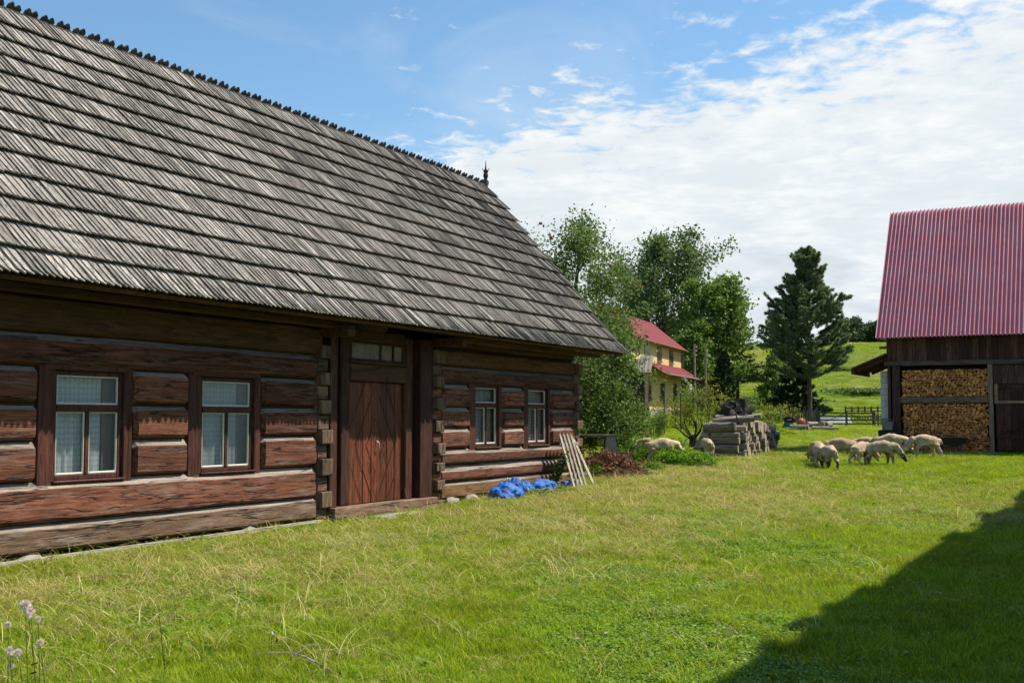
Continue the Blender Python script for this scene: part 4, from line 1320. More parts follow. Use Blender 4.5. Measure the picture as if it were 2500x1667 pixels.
tree('apple_tree', 'lower drooping fruit tree in front of the yellow house', on_ground(2.8, 33.4), 3.4, .11, .10, 1.0, 10000, .10, M['leaf_apple'], M['bark'], 15, dome, 2, 30, .5, 7, .22, splay=.3, droop=.7, lw=.55)
tree('apple_tree', 'slender leafy tree between the apple tree and the tall ash', on_ground(4.7, 58), 8.9, .14, .2, 1.6, 6000, .17, M['leaf_ash'], M['bark'], 17, oval, 2, 36, .8, 5, .22, splay=.22)
shr = [(1470, 1085, 1.0, .8, 2.3, 4200, .085, 'leaf_bush', 'dense bush against the log house corner', 1), (1530, 1082, 1.0, .9, 1.7, 3800, .085, 'leaf_bush', 'mid green bush left of the grazing pair of sheep', 2),
       (1585, 1070, .9, .8, 1.35, 2400, .08, 'leaf_bush', 'loose low bush behind the lying sheep', 3), (1440, 1095, .7, .6, 1.8, 2200, .085, 'leaf_apple', 'leafy shrub right beside the house wall', 4)]
for (px, py, rx, ry, h, n, ls, lf, lb, sd) in shr:
    P = G(px, py); shrub('bush', lb, P, rx, ry, h, n, ls, M[lf], sd, 'bushes behind the house corner')
for (px, py, rx, ry, h, n, lf, lb, sd) in [(1725, 1046, 1.1, .7, 1.7, 1500, 'leaf_yellow', 'yellowish shrub behind the stacked logs', 11), (1640, 1045, 1.2, .8, 1.2, 1200, 'leaf_yellow', 'yellow green shrub below the yellow house', 12),
                                          (1690, 1040, 1.0, .7, 1.5, 1200, 'leaf_light', 'pale green shrub beside the utility pole', 13), (1888, 1036, .9, .8, .8, 800, 'leaf_yellow', 'yellow green shrub left of the picket fence', 14),
                                          (1852, 1036, 1.1, .9, 1.0, 900, 'leaf_light', 'small shrub between log pile and fence', 15)]:
    P = G(px, py); s_ = P.y / 46
    shrub('shrub', lb, P, rx * s_, ry * s_, h * s_, n, .09 * s_, M[lf], sd, 'shrubs beyond the log pile')
# nettles and weeds
for (px, py, rx, ry, h, n, lb, sd) in [(1478, 1158, .75, .4, .33, 2300, 'bright weeds beside the picket panel', 21), (1452, 1165, .5, .3, .26, 1200, 'low weeds at the foot of the picket panel', 22),
                                       (1668, 1136, .75, .5, .42, 2600, 'vivid green nettle clump left of the log pile', 23), (1705, 1140, .5, .35, .30, 1500, 'low nettles at the edge of the log pile', 24),
                                       (1560, 1120, .7, .6, .50, 2600, 'nettle clump in front of the lying sheep', 25), (1598, 1128, .7, .5, .42, 2300, 'nettles between rock and sheep', 26), (1540, 1100, .8, .7, .55, 2300, 'tall nettles behind the dead brush', 27),
                                       (1570, 1150, .6, .35, .22, 1300, 'thin weeds at the edge of the lawn', 28), (1322, 1213, .40, .12, .12, 700, 'small weeds growing along the tarps', 29), (1372, 1204, .30, .10, .10, 450, 'weeds between tarp and picket panel', 30),
                                       (1615, 1095, .8, .6, .4, 1500, 'weeds behind the pair of sheep', 31), (2432, 1100, .5, .3, .28, 700, 'dark weeds at the foot of the barn post', 32)]:
    P = G(px, py)
    shrub('nettle_clump', lb, P, rx, ry, h, n, .075, M['leaf_nettle'], sd, 'weeds along the yard edge', 'weeds', 16, .55)
vine = shrub('vine', 'green climber on the logs left of the picket panel', U * 22.35 + NV * (DW + .16) + Vector((0, 0, .2)), .16, .16, .75, 420, .075, M['leaf_bush'], 41, None, 'vine', 8, .6)
vine.rotation_euler = (0, .35, 0)
# reddish heap of dead conifer branches
def brush_heap(name, label, P, rx, ry, h, nst, ncl, mat_l, mat_b, seed, nl=.10, nw=.012, cat='brush pile', lift=.2):
    rng = np.random.default_rng(seed); rr = random.Random(seed)
    root = empty(name, P); tag(root, label, cat)
    sb = MB()
    Cs, As = [], []
    for k in range(nst):
        x, y = rr.gauss(0, .42) * rx, rr.gauss(0, .42) * ry
        z = h * math.exp(-(x / rx) ** 2 * 1.6 - (y / ry) ** 2 * 1.6) * rr.random()
        a = rr.random() * 6.28; e = rr.uniform(-.25, .45)
        L_ = rr.uniform(.3, .9) * min(1, rx)
        d = Vector((math.cos(a) * math.cos(e), math.sin(a) * math.cos(e), math.sin(e)))
        p0 = Vector((x, y, max(.02, z))) - d * L_ * .5; p1 = p0 + d * L_
        p0.z = max(.01, p0.z); p1.z = max(.01, p1.z)
        sb.tube([p0, p0.lerp(p1, .5) + Vector((0, 0, .04)), p1], [.014, .010, .004], 4, False)
        if ncl:
            q = rng.random(ncl)[:, None]
            ax = unit(rng.normal(size=(ncl, 3)) * .8 + np.array(d)[None] * .7)
            Cs.append(np.array(p0)[None] + q * np.array(p1 - p0)[None] + ax * nl * .4); As.append(ax)
    o = sb.build('branch', mat_b, root); o['kind'] = 'stuff'
    if ncl:
        C = np.concatenate(Cs); A = np.concatenate(As); C[:, 2] = np.maximum(C[:, 2], .01)
        n = len(C)
        o = link('dead_needles', np_mesh('dead_needles', leaf_quads(C, A, nl * rng.uniform(.6, 1.3, n), nw * 2, rng, .1), 4, np.clip(rng.normal(.5, .25, n), 0, 1), mat_l), root); o['kind'] = 'stuff'
    return root
brush_heap('dead_brush', 'reddish brown heap of dead conifer branches', on_ground(2.35, 28.6), 1.05, .9, .62, 130, 55, M['needle_dead'], M['bark'], 51, .12, .012)
# plank on blocks, grey slab, rock and stick near the heap
pl = empty('plank_bench', on_ground(2.45, 30.2)); tag(pl, 'plank laid over a grey trestle behind the brush heap', 'plank')
MB().bbox(-.75, .30, -.12, .12, .86, .92, .006).build('plank', M['grey_wood_x'], pl)
b = MB(); b.add([(-.1, -.2, 0), (.36, -.2, 0), (.36, .2, 0), (-.1, .2, 0), (-.02, -.14, .86), (.2, -.14, .86), (.2, .14, .86), (-.02, .14, .86)], [(0, 3, 2, 1), (4, 5, 6, 7), (0, 1, 5, 4), (1, 2, 6, 5), (2, 3, 7, 6), (3, 0, 4, 7)]); b.build('trestle', M['stone'], pl)
MB().bbox(-.72, -.6, -.1, .1, 0, .86, .01).build('trestle', M['bark'], pl)
o = link('rock', stone_mesh(77, .22, .2, .16)); P = G(1622, 1118); o.location = (P.x, P.y, P.z + .22); tag(o, 'pale grey rock among the nettles before the sheep', 'rock')
b = MB(); P = G(1658, 1108); b.tube([(0, 0, .02), (.35, .1, .62)], [.02, .014], 6); o = b.build('stick', M['picket']); o.location = P; tag(o, 'pale stick leaning beside the lying sheep', 'stick')
# gnarled dead shrub with black twisting branches
rr = random.Random(31)
P = G(1692, 1096)
sn = empty('dead_shrub', P); tag(sn, 'black gnarled dead shrub left of the log pile', 'dead shrub')
b = MB()
b.tube([(0, 0, -.1), (.04, 0, .25), (-.02, .02, .5)], [.20, .17, .10], 9); b.build('stump', M['bark_black'], sn, 60)
for k in range(9):
    a = k * .8 + rr.random()
    p = Vector((.05 * math.cos(a), .05 * math.sin(a), .35)); d = Vector((math.cos(a) * .8, math.sin(a) * .5, .6))
    pts = [p]
    for j in range(6):
        d = (d + Vector((rr.uniform(-.6, .6), rr.uniform(-.4, .4), rr.uniform(-.15, .6)))).normalized()
        pts.append(pts[-1] + d * rr.uniform(.12, .22))
    b = MB(); b.tube(pts, [.045, .038, .032, .026, .02, .014, .006], 6); b.build('branch', M['bark_black'], sn, 60)

# ------------------------------------------------------------------ log pile
def logend():
    t = NT('cut_log_end')
    co = t.coord()
    sp = t.n('ShaderNodeSeparateXYZ'); t.put(co, sp.inputs[0])
    rad = t.math('SQRT', t.math('ADD', t.math('MULTIPLY', sp.outputs[1], sp.outputs[1]), t.math('MULTIPLY', sp.outputs[2], sp.outputs[2])))
    w = t.math('SINE', t.math('ADD', t.math('MULTIPLY', rad, 260.0), t.math('MULTIPLY', t.noise(co, 8, 3), 6.0)))
    c = t.mix(t.math('MULTIPLY_ADD', w, .25, .35), (.34, .28, .21), (.20, .155, .115))
    c = t.hsv(c, .5, 1, t.math('MULTIPLY_ADD', t.rand(), .7, .65))
    return t.done(t.bsdf(c, .9, None, .1))
M['cut'] = logend()
M['log_grey'] = wood('log_grey', (.11, .085, .064), (.32, .265, .21), (.50, .43, .355), 'X', .9, .9, .7, .3, .8, .55, knots=True)
def round_log(L, r0, r1, seed):
    rr = random.Random(seed); b = MB()
    n = 14; pts = 7
    vs, fs, ms = [], [], []
    for i in range(pts):
        t = i / (pts - 1)
        for k in range(n):
            a = 2 * math.pi * k / n
            r = (r0 + (r1 - r0) * t) * (1 + .05 * mnoise.noise((math.cos(a) * 1.5 + seed, math.sin(a) * 1.5, t * 3)))
            vs.append(((t - .5) * L, math.cos(a) * r, math.sin(a) * r))
    for i in range(pts - 1):
        for k in range(n):
            fs.append((i * n + k, (i + 1) * n + k, (i + 1) * n + (k + 1) % n, i * n + (k + 1) % n)); ms.append(0)
    fs.append(tuple(range(n))); ms.append(1); fs.append(tuple(range(pts * n - 1, (pts - 1) * n - 1, -1))); ms.append(1)
    b.add(vs, fs, ms)
    return b.mesh('log', [M['log_grey'], M['cut']], 40)
LOGV = [round_log(1.06 + .04 * (k % 3), .095 + .007 * (k % 7), .085 + .007 * (k % 6), k) for k in range(14)]
pdir = Vector((math.sin(math.radians(23)), math.cos(math.radians(23)), 0)); pax = Vector((pdir.y, -pdir.x, 0))
pile0 = on_ground(6.40, 35.7)
prot = math.atan2(pax.y, pax.x)
def put_log(me, u_, d_, z_, label, rz=0.0, tilt=0.0, sc=1.0, group='logs of the big pile'):
    o = link('log', me)
    P = pile0 + pax * u_ + pdir * d_
    o.location = (P.x, P.y, ground_z(P.x, P.y) + z_)
    o.rotation_euler = (rr.uniform(0, 6.28), tilt, prot + rz); o.scale = (1, sc, sc)
    return tag(o, label, 'log', group)
rr = random.Random(12)
# the five front logs, each singled out
put_log(round_log(.86, .095, .09, 201), .02, 0, .055, 'bottom log of the front column of the log pile')
put_log(round_log(.90, .135, .125, 202), .05, .02, .275, 'thick log second from the bottom of the front column')
put_log(round_log(.88, .115, .105, 203), .09, .04, .525, 'third log from the bottom of the front column')
put_log(round_log(.86, .07, .066, 204), .09, .06, .71, 'thin fourth log of the front column, under the thickest log')
put_log(round_log(.98, .155, .135, 205), -.08, .05, .93, 'thickest log on top of the front column, dark sawn end', 0, -.05)
ORD = ['first', 'second', 'third', 'fourth', 'fifth', 'sixth', 'seventh', 'eighth', 'ninth', 'tenth', 'eleventh', 'twelfth', 'thirteenth', 'fourteenth', 'fifteenth', 'sixteenth', 'seventeenth', 'eighteenth', 'nineteenth', 'twentieth', 'twenty first', 'twenty second', 'twenty third', 'twenty fourth', 'twenty fifth', 'twenty sixth']
coln = 0
d = .36
while d < 6.6:
    z = rr.uniform(-.12, .02); k = 0
    hmax = .92 * (1 - .09 * max(0, d - 1.5)) + rr.uniform(-.12, .1)
    w = 0
    while z < hmax:
        j = rr.randrange(14)
        r0 = .095 + .007 * (j % 7); s_ = rr.uniform(.8, 1.55)
        n_up = k; put_log(LOGV[j], rr.uniform(-.08, .16) - (.10 if d > 4 else 0), d + rr.uniform(-.03, .03), z + r0 * s_ * .96, '%s log up in the %s column behind the front of the log pile' % (ORD[k], ORD[coln]), rr.uniform(-.05, .05), rr.uniform(-.03, .03), s_)
        z += r0 * s_ * 1.95; k += 1
    d += .255; coln += 1
put_log(round_log(1.25, .10, .09, 211), .25, .5, 1.13, 'pale log lying askew on top of the pile', .25, -.08)
put_log(round_log(1.1, .085, .08, 212), .45, 1.0, 1.2, 'uppermost pale log on the back of the pile', .1, -.12)
b = MB(); b.bar((0, 0, 0), (-.55, .1, 1.0), .26, .05, (0, 1, 0)); o = b.build('slab_plank', M['log_grey']); P = G(1698, 1104); o.location = P + Vector((.0, 0, 0)); o.rotation_euler = (0, 0, 0)
o.rotation_euler = (0, .0, math.pi - .1); tag(o, 'grey slab of wood leaning on the left of the log pile', 'plank')
b = MB(); b.bar((0, 0, 0), (-.10, .0, .36), .06, .03); b.bar((-.08, 0, .30), (-.80, .0, .24), .03, .03); o = b.build('iron_strap', M['iron']); o.location = pile0 + pax * .5 + pdir * .1 + Vector((0, 0, 1.0)); tag(o, 'thin dark wood prop lying on top of the log pile', 'prop')
brush_heap('twig_heap', 'brown heap of dry twigs behind the log pile', on_ground(9.0, 44.5), 1.1, 1.4, 1.1, 300, 0, None, M['mid_beam'], 52)
# heap of blackened stumps
rr = random.Random(44)
for k in range(15):
    px = 1766 + rr.random() * 92; t = abs((px - 1814) / 50)
    P = V(px, 1014 - rr.random() * 24 * (1 - t * .7) - 2, 60 + rr.random() * 2.5)
    b = MB()
    r0 = rr.uniform(.18, .30)
    pts = [Vector((0, 0, -.5)), Vector((rr.uniform(-.1, .1), 0, 0)), Vector((rr.uniform(-.2, .2), rr.uniform(-.2, .2), .4))]
    b.tube(pts, [r0 * 1.2, r0, r0 * .8], 9)
    for j in range(4):
        a = rr.random() * 6.28
        b.tube([pts[1], pts[1] + Vector((math.cos(a) * .6, math.sin(a) * .6, rr.uniform(-.3, .3)))], [.12, .03], 6)
    o = b.build('black_stump', M['bark_black'], None, 50)
    P.z = max(P.z, ground_z(P.x, P.y) + .3)
    o.location = P; o.rotation_euler = (rr.uniform(-.9, .9), rr.uniform(-.9, .9), rr.random() * 6)
    tag(o, 'blackened stump in the dark heap beyond the log pile', 'stump', 'blackened stumps')
bh = brush_heap('twig_heap', 'grey brown brush under the heap of blackened stumps', on_ground(12.0, 60), 2.3, 1.6, 1.3, 260, 0, None, M['barn_post'], 53)
# small logs, tyre and bag near the gate
P = G(1952, 1050)
for k, (dx, dy, z, L_, r0, rz, lb) in enumerate([(0, 0, .17, 1.05, .17, -.35, 'pale log by the gate with a teal bag on its end'), (.95, .9, .34, .9, .17, .6, 'short log lying upper left of the small pile by the gate'), (1.5, .8, .32, .55, .2, 1.2, 'short thick log end on by the gate'),
                                               (1.9, .3, .1, .9, .1, .1, 'thin dark log at the right of the small pile'), (1.25, .15, .12, .95, .12, .0, 'pale thin log lying in the grass by the gate'), (2.0, 1.2, .3, .7, .16, .9, 'short log behind the others by the gate')]):
    o = link('log', round_log(L_, r0, r0 * .9, 300 + k)); o.location = P + Vector((dx, dy, z)); o.rotation_euler = (k, 0, rz); tag(o, lb, 'log', 'small logs by the gate')
b = MB(); n = 16
for k in range(n):
    a0, a1 = 2 * math.pi * k / n, 2 * math.pi * (k + 1) / n
    b.tube([(.30 * math.cos(a0), 0, .30 * math.sin(a0)), (.30 * math.cos(a1), 0, .30 * math.sin(a1))], .12, 8, False)
o = b.build('tyre', M['bark_black'], None, 60); o.location = P + Vector((-.45, .5, .62)); o.rotation_euler = (1.2, .3, .3); o.scale = (.8, .8, .8); tag(o, 'black tyre propped behind the logs by the gate', 'tyre')
o = crumple('bag', 1925, 1046, .26, .2, .5, 13.0, 'crumpled teal bag on the end of a pale log'); o['category'] = 'bag'; o.data.materials[0] = plain('teal_bag', (.03, .12, .13), .4, .3, 8)
o = crumple('bag', 1925, 1042, .2, .15, .3, 17.0, 'orange red bag behind the logs by the gate'); o['category'] = 'bag'; o.data.materials[0] = plain('orange_bag', (.45, .10, .04), .6, .3, 8)
o.location = P + Vector((.35, .9, .3))

# ------------------------------------------------------------------ yellow house behind the apple tree
YA = math.radians(20)
yc = V(1664, 1013, 98); yc.z = ground_z(yc.x, yc.y)
yh = empty('yellow_house', yc, math.pi / 2 - YA)          # local -x runs back along the visible wall, +y is into the house
tag(yh, 'two storey yellow house with dark red metal roofs', 'house')
M['plaster'] = plain('yellow_plaster', (.62, .46, .22), .9, .10, 1.5, .2, 0, .1)
M['dark_red'] = plain('dark_red_metal', (.17, .012, .02), .6, .25, 2.0, .15)
M['brown_trim'] = plain('brown_trim', (.17, .075, .04), .6, .2, 6)
M['dark_glass'] = plain('dark_glass', (.035, .03, .028), .12, .2, 3, .6)
M['grey_roof'] = plain('grey_sheet_roof', (.20, .18, .17), .8, .25, 2.0, .1)
b0 = yc.z
def zl(z): return z - b0
YL = 17.0
MB().box(-YL, 0, 0, 5.1, -.6, zl(7.45)).build('wall', M['plaster'], yh)
MB().box(-YL - .02, .03, -.06, 5.2, -.7, .15).build('plinth', M['stone'], yh)
b = MB(); b.add([(0, 0, zl(7.45)), (0, 5.1, zl(7.45)), (0, 2.55, zl(9.5)), (-YL, 0, zl(7.45)), (-YL, 5.1, zl(7.45)), (-YL, 2.55, zl(9.5))], [(0, 1, 2), (5, 4, 3), (0, 2, 5, 3), (1, 4, 5, 2)]); b.build('gable', M['plaster'], yh)
def roof_strip(y0, z0, y1, z1, x0, x1, name, mat, parent, n=None, th=.08):
    b = MB(); n = n or int((x1 - x0) / .3)
    vs, fs = [], []
    for i in range(2 * n + 1):
        x = x0 + (x1 - x0) * i / (2 * n); h = .035 * (i % 2)
        vs += [(x, y0, z0 + h), (x, y1, z1 + h)]
    for i in range(2 * n): fs.append((2 * i, 2 * i + 2, 2 * i + 3, 2 * i + 1))
    b.add(vs, fs)
    b.add([(x0, y0, z0 - .01), (x1, y0, z0 - .01), (x1, y1, z1 - .01), (x0, y1, z1 - .01), (x0, y0, z0 - th), (x1, y0, z0 - th), (x1, y1, z1 - th), (x0, y1, z1 - th)],
          [(0, 1, 2, 3), (7, 6, 5, 4), (0, 4, 5, 1), (1, 5, 6, 2), (2, 6, 7, 3), (3, 7, 4, 0)])
    return b.build(name, mat, parent)
rf = roof_strip(-.45, zl(7.32), 2.55, zl(9.75), -YL - .4, .42, 'roof', M['dark_red'], yh)
roof_strip(5.55, zl(7.32), 2.551, zl(9.75), -YL - .4, .42, 'roof_slope', M['dark_red'], rf)
roof_strip(-1.35, zl(4.98), -.005, zl(5.85), -YL * .72, .75, 'skirt_roof', M['dark_red'], yh)
b = MB(); b.tube([(-YL, -.52, zl(7.30)), (.4, -.52, zl(7.30))], .06, 6); b.tube([(.05, -.45, zl(7.28)), (.12, -.15, zl(7.0)), (.12, -.1, zl(5.85))], .05, 6); b.build('gutter', M['brown_trim'], yh)
b = MB(); b.tube([(-YL * .72, -1.42, zl(4.95)), (.72, -1.42, zl(4.95))], .06, 6); b.tube([(.1, -1.4, zl(4.93)), (.12, -.2, zl(4.7)), (.12, -.1, b0 * 0 + .1)], .05, 6); b.build('gutter', M['grey_roof'], yh)
for (t, z0, z1) in [(3.9, 6.1, 7.15), (8.2, 6.05, 7.15), (12.4, 6.05, 7.15), (2.6, 3.1, 4.5), (7.2, 3.05, 4.5), (11.8, 3.05, 4.5)]:
    w = .72
    wn = MB().bbox(-t - w, -t + w, -.05, .04, zl(z0), zl(z1), .01).build('window', M['brown_trim'], yh)
    for (a, c_) in ((-t - w + .1, -t - .04), (-t + .04, -t + w - .1)):
        MB().box(a, c_, -.06, -.052, zl(z0) + .1, zl(z1) - .1).build('pane', M['dark_glass'], wn)
    MB().box(-t - w - .06, -t + w + .06, -.12, -.05, zl(z0) - .07, zl(z0) - .003).build('sill', M['brown_trim'], wn)
# annex with pale grey roof, nearer and left
P = V(1536, 1000, 82); P.z = ground_z(P.x, P.y)
an = empty('annex', P, -.18); tag(an, 'low annex with a pale grey sheet roof left of the yellow house', 'outbuilding')
az_ = lambda z: z - P.z
MB().box(-3.5, 1.1, 0, 5, -.4, az_(5.0)).build('wall', M['barn_post'], an)
roof_strip(-.6, az_(4.85), 3.0, az_(6.2), -4.2, 1.55, 'roof', M['grey_roof'], an)
MB().box(-4.2, 1.55, -.68, -.6, az_(4.70), az_(4.86)).build('fascia', M['grey_roof'], an)
MB().bbox(-1.2, 0.2, -.06, .0, az_(2.4), az_(4.0), .01).build('shutter', plain('red_shutter', (.30, .07, .04), .7), an)
# dark shed and lean roof right of the yellow house
P = V(1724, 1000, 104); P.z = ground_z(P.x, P.y)
ds = empty('dark_shed', P, -.1); tag(ds, 'dark grey board shed behind the utility poles', 'shed')
x = -.85
while x < .8:
    MB().bbox(x + .004, x + .2, 0, .05, -.3, 2.5, .004).build('wall_board', M['barn_beam'], ds); x += .205
MB().box(-.86, .82, .05, 2, -.3, 2.48).build('wall', M['barn_beam'], ds)
MB().box(-1.0, .95, -.3, 2.2, 2.5, 2.6).build('roof', M['iron'], ds)
P = V(1679, 1005, 101); P.z = ground_z(P.x, P.y)
o = empty('shelter', P, -.3); tag(o, 'dark sloping shelter roof against the yellow house corner', 'shelter')
b = MB(); b.add([(-.6, 0, 3.2), (.9, 0, 1.1), (.9, 1.8, 1.1), (-.6, 1.8, 3.2), (-.6, 0, 3.1), (.9, 0, 1.0), (.9, 1.8, 1.0), (-.6, 1.8, 3.1)], [(0, 1, 2, 3), (7, 6, 5, 4), (0, 4, 5, 1), (1, 5, 6, 2), (2, 6, 7, 3), (3, 7, 4, 0)]); b.build('roof', M['bark_pine'], o)
MB().box(-.55, .5, .3, 1.7, -.3, 1.5).build('wall', M['barn_board'], o)
# utility poles, satellite dish, fence posts with wire
for (px, pt, Y, lb) in [(1697, 839, 97, 'bare wooden utility pole nearest the yellow house'), (1724, 851, 99, 'wooden utility pole in front of the dark shed')]:
    P = V(px, 1000, Y); P.z = ground_z(P.x, P.y)
    T = V(px, pt, Y)
    r0 = empty('utility_pole', P); tag(r0, lb, 'pole', 'utility poles')
    b = MB(); b.tube([(0, 0, -.3), (0, 0, T.z - P.z)], [.10, .075], 9); b.build('shaft', M['grey_wood'], r0, 50)
    for k in range(3):
        b = MB(); b.lathe([(.02, 0), (.05, .03), (.04, .09), (.015, .12)], 8, (.16, 0, T.z - P.z - .3 - .35 * k)); b.tube([(0, 0, T.z - P.z - .3 - .35 * k), (.16, 0, T.z - P.z - .3 - .35 * k)], .02, 5); b.build('insulator', M['putty'], r0)
P = V(1686, 957, 96)
dish = empty('satellite_dish', P, 1.15); tag(dish, 'white satellite dish beside the utility pole', 'dish')
b = MB(); n = 18
prof = [(.02, 0), (.2, .02), (.38, .07), (.5, .13)]
b.lathe(prof, n); o = b.build('reflector', M['putty'], dish, 60); o.rotation_euler = (-math.pi / 2 + .3, 0, 0); o.scale = (1, 1.4, 1)
b = MB(); b.tube([(0, 0, -1.6 + .0), (0, .05, 0)], .03, 6); b.build('mast', M['iron'], dish)
b = MB(); b.tube([(0, 0, -.3), (0, -.5, -.1)], .015, 5); b.build('arm', M['iron'], dish)
for (px, py, Y, h, lb) in [(1622, 1035, 62, 2.3, 'thin dark fence post in front of the yellow wall'), (1662, 1026, 66, 2.1, 'dark fence post at the yellow house corner')]:
    P = V(px, py, Y); P.z = ground_z(P.x, P.y)
    b = MB(); b.tube([(0, 0, -.1), (0, 0, h)], .035, 7); b.lathe([(.05, h), (.05, h + .03), (.01, h + .05)], 8)
    o = b.build('fence_post', M['iron']); o.location = P; tag(o, lb, 'fence post', 'garden fence posts')

# ------------------------------------------------------------------ trees behind
def gp(px, Y): 
    P = V(px, 900, Y); return on_ground(P.x, P.y)
def hgt(P, py): return EYE + (1023.3 - py) / FPX * P.y - P.z
P = gp(1632, 116); tree('ash_tree', 'tall open ash tree with several bare stems', P, hgt(P, 560), .34, .14, 6.0, 17000, .32, M['leaf_ash'], M['bark'], 71, oval, 6, 84, .85, 6, .15, splay=.36, lw=.7)
P = gp(1738, 110); tree('ash_tree', 'dense light green tree right of the tall ash', P, hgt(P, 668), .26, .08, 3.4, 13000, .36, M['leaf_light'], M['bark'], 72, oval, 3, 60, .7, 5, .24, splay=.25, lw=.7)
P = gp(1690, 106); tree('maple_tree', 'small leafy tree behind the utility poles', P, 8.2, .14, .1, 2.1, 4500, .30, M['leaf_light'], M['bark'], 73, oval, 2, 34, .6, 5, .25, splay=.2, lw=.7)
P = gp(1570, 126); tree('ash_tree', 'dark tree behind the ridge of the yellow house', P, hgt(P, 640), .25, .2, 3.0, 5600, .42, M['leaf_ash'], M['bark'], 74, oval, 3, 44, .8, 5, .2, splay=.3, lw=.7)
P = gp(1800, 112); conifer('larch_tree', 'feathery drooping larch at the end of the tree row', P, hgt(P, 722), .16, .22, 2.5, M['needle_larch'], M['bark'], 75, lambda t: max(.05, (1 - t) ** .7), .50, .28, 60, .12, None, -.12, .05, 6, nw=.06)
P = gp(1768, 103); conifer('spruce_tree', 'small dark spruce behind the log pile', P, 5.4, .12, .05, 1.9, M['needle_dark'], M['bark'], 76, cone, .38, .28, 60, .05, None, -.25, .1, 5, nw=.09)
P = gp(1975, 95)
def pine_prof(t):
    return float(np.interp(t, [0, .12, .3, .45, .55, .62, .8, .92, 1], [.72, .95, 1.0, .88, .56, .50, .40, .20, .05]))
conifer('pine_tree', 'tall bushy pine behind the picket fence', P, hgt(P, 614), .19, .27, 3.5, M['needle_pine'], M['bark_pine'], 77, pine_prof, .52, .30, 280, .10, None, -.04, .36, 9, nw=.065)
P = gp(1945, 98); conifer('spruce_tree', 'dark low spruce under the tall pine', P, 4.6, .14, .03, 2.5, M['needle_dark'], M['bark'], 78, lambda t: max(.05, (1 - t) ** .6), .36, .32, 80, .0, None, -.22, .05, 6, nw=.11)
P = gp(1896, 112); tree('aspen_tree', 'thin airy tree left of the pine', P, hgt(P, 757), .14, .3, 1.7, 2300, .30, M['leaf_ash'], M['bark'], 80, oval, 1, 26, .8, 5, .2, lw=.7)
P = gp(1890, 110); tree('round_tree', 'round dark bush tree at the left foot of the pine', P, hgt(P, 868), .14, .05, 1.5, 4200, .24, M['leaf_light'], M['bark'], 81, dome, 2, 36, .5, 5, .28, splay=.2, lw=.7)
for k, (px, pt, Y, sp, lf, lb) in enumerate([(2060, 780, 262, 3.0, 'leaf_far', 'round dark tree on the hill crest nearest the pine'), (2087, 776, 264, 2.8, 'leaf_far', 'tallest round tree on the hill crest'), (2107, 792, 268, 2.4, 'leaf_far', 'third tree along the hill crest'),
                                        (2124, 790, 270, 2.4, 'leaf_far', 'fourth tree along the hill crest'), (2140, 786, 266, 2.2, 'leaf_far', 'brownish tree on the hill crest beside the barn roof'), (2042, 800, 262, 2.0, 'leaf_far', 'low tree on the crest half behind the pine'),
                                        (2165, 790, 270, 3.0, 'leaf_far', 'hill crest tree hidden behind the barn roof edge')]):
    P = gp(px, Y); tree('hill_tree', lb, P, max(4.0, hgt(P, pt)), .2, .02, sp, 2600, .55, M[lf], M['bark'], 90 + k, dome, 2, 26, .5, 5, .32, 'trees on the hill crest', lw=.8)
for k, (px, py, rx, h, lb) in enumerate([(2100, 960, 5.0, .45, 'dark bramble thicket on the hillside beside the barn'), (1870, 985, 5, .6, 'bramble thicket on the slope behind the black stumps'), (2050, 905, 4, .4, 'small thicket high on the hillside'), (1835, 930, 5, .6, 'hillside thicket left of the pine')]):
    P = G(px, py); shrub('thicket', lb, P, rx, rx * .6, h, 2600, .34, M['leaf_ash'] if k != 2 else M['leaf_light'], 120 + k, 'thickets on the hillside', 'thicket', 26)

# ------------------------------------------------------------------ fences and gate at the end of the yard
M['fence'] = wood('fence_grey', (.06, .05, .042), (.14, .12, .10), (.24, .21, .175), 'Z', 1.2, .9, .5, .3, .7, .5)
M['fence_x'] = wood('fence_grey_x', (.045, .042, .036), (.10, .092, .078), (.17, .155, .13), 'X', 1.2, .9, .5, .3, .7, .5)
def picket_fence(name, label, pxa, pxb, Y, h, step, wid, rails=2):
    A, B = V(pxa, 1030, Y), V(pxb, 1030, Y)
    n = int((B.x - A.x) / step)
    root = empty(name, on_ground(A.x, A.y)); tag(root, label, 'fence')
    r = random.Random(int(pxa))
    for k in range(n + 1):
        x = (B.x - A.x) * k / n
        z = ground_z(A.x + x, Y) - root.location.z
        w = wid * r.uniform(.8, 1.2) / 2; hh = h * r.uniform(.88, 1.06); ln = r.uniform(-.05, .05)
        vs = []
        for y in (-.015, .015):
            vs += [(x - w, y, z - .02), (x + w, y, z - .02), (x + w + ln, y, z + hh * .9), (x + ln, y, z + hh), (x - w + ln, y, z + hh * .9)]
        b = MB(); b.add(vs, [(0, 1, 2, 3, 4), (9, 8, 7, 6, 5)] + [(i, i + 5, (i + 1) % 5 + 5, (i + 1) % 5) for i in range(5)]); b.build('picket', M['fence'], root)
    for q in range(rails):
        MB().box(0, B.x - A.x, .02, .07, h * (.22 + .5 * q), h * (.22 + .5 * q) + .08).build('rail', M['fence_x'], root)
    for x in (0, (B.x - A.x)):
        MB().box(x - .07, x + .07, .07, .21, -.1, h * 1.05).build('post', M['fence'], root)
picket_fence('picket_fence', 'old grey picket fence below the pine', 1938, 1996, 88, 1.22, .145, .11)
picket_fence('picket_fence', 'short picket fence between gate and barn', 2136, 2175, 88, 1.05, .22, .10)
picket_fence('picket_fence', 'low distant picket fence seen above the gate', 2000, 2180, 97, .6, .22, .09, 1)
A, B = V(1998, 1030, 88), V(2134, 1030, 88)
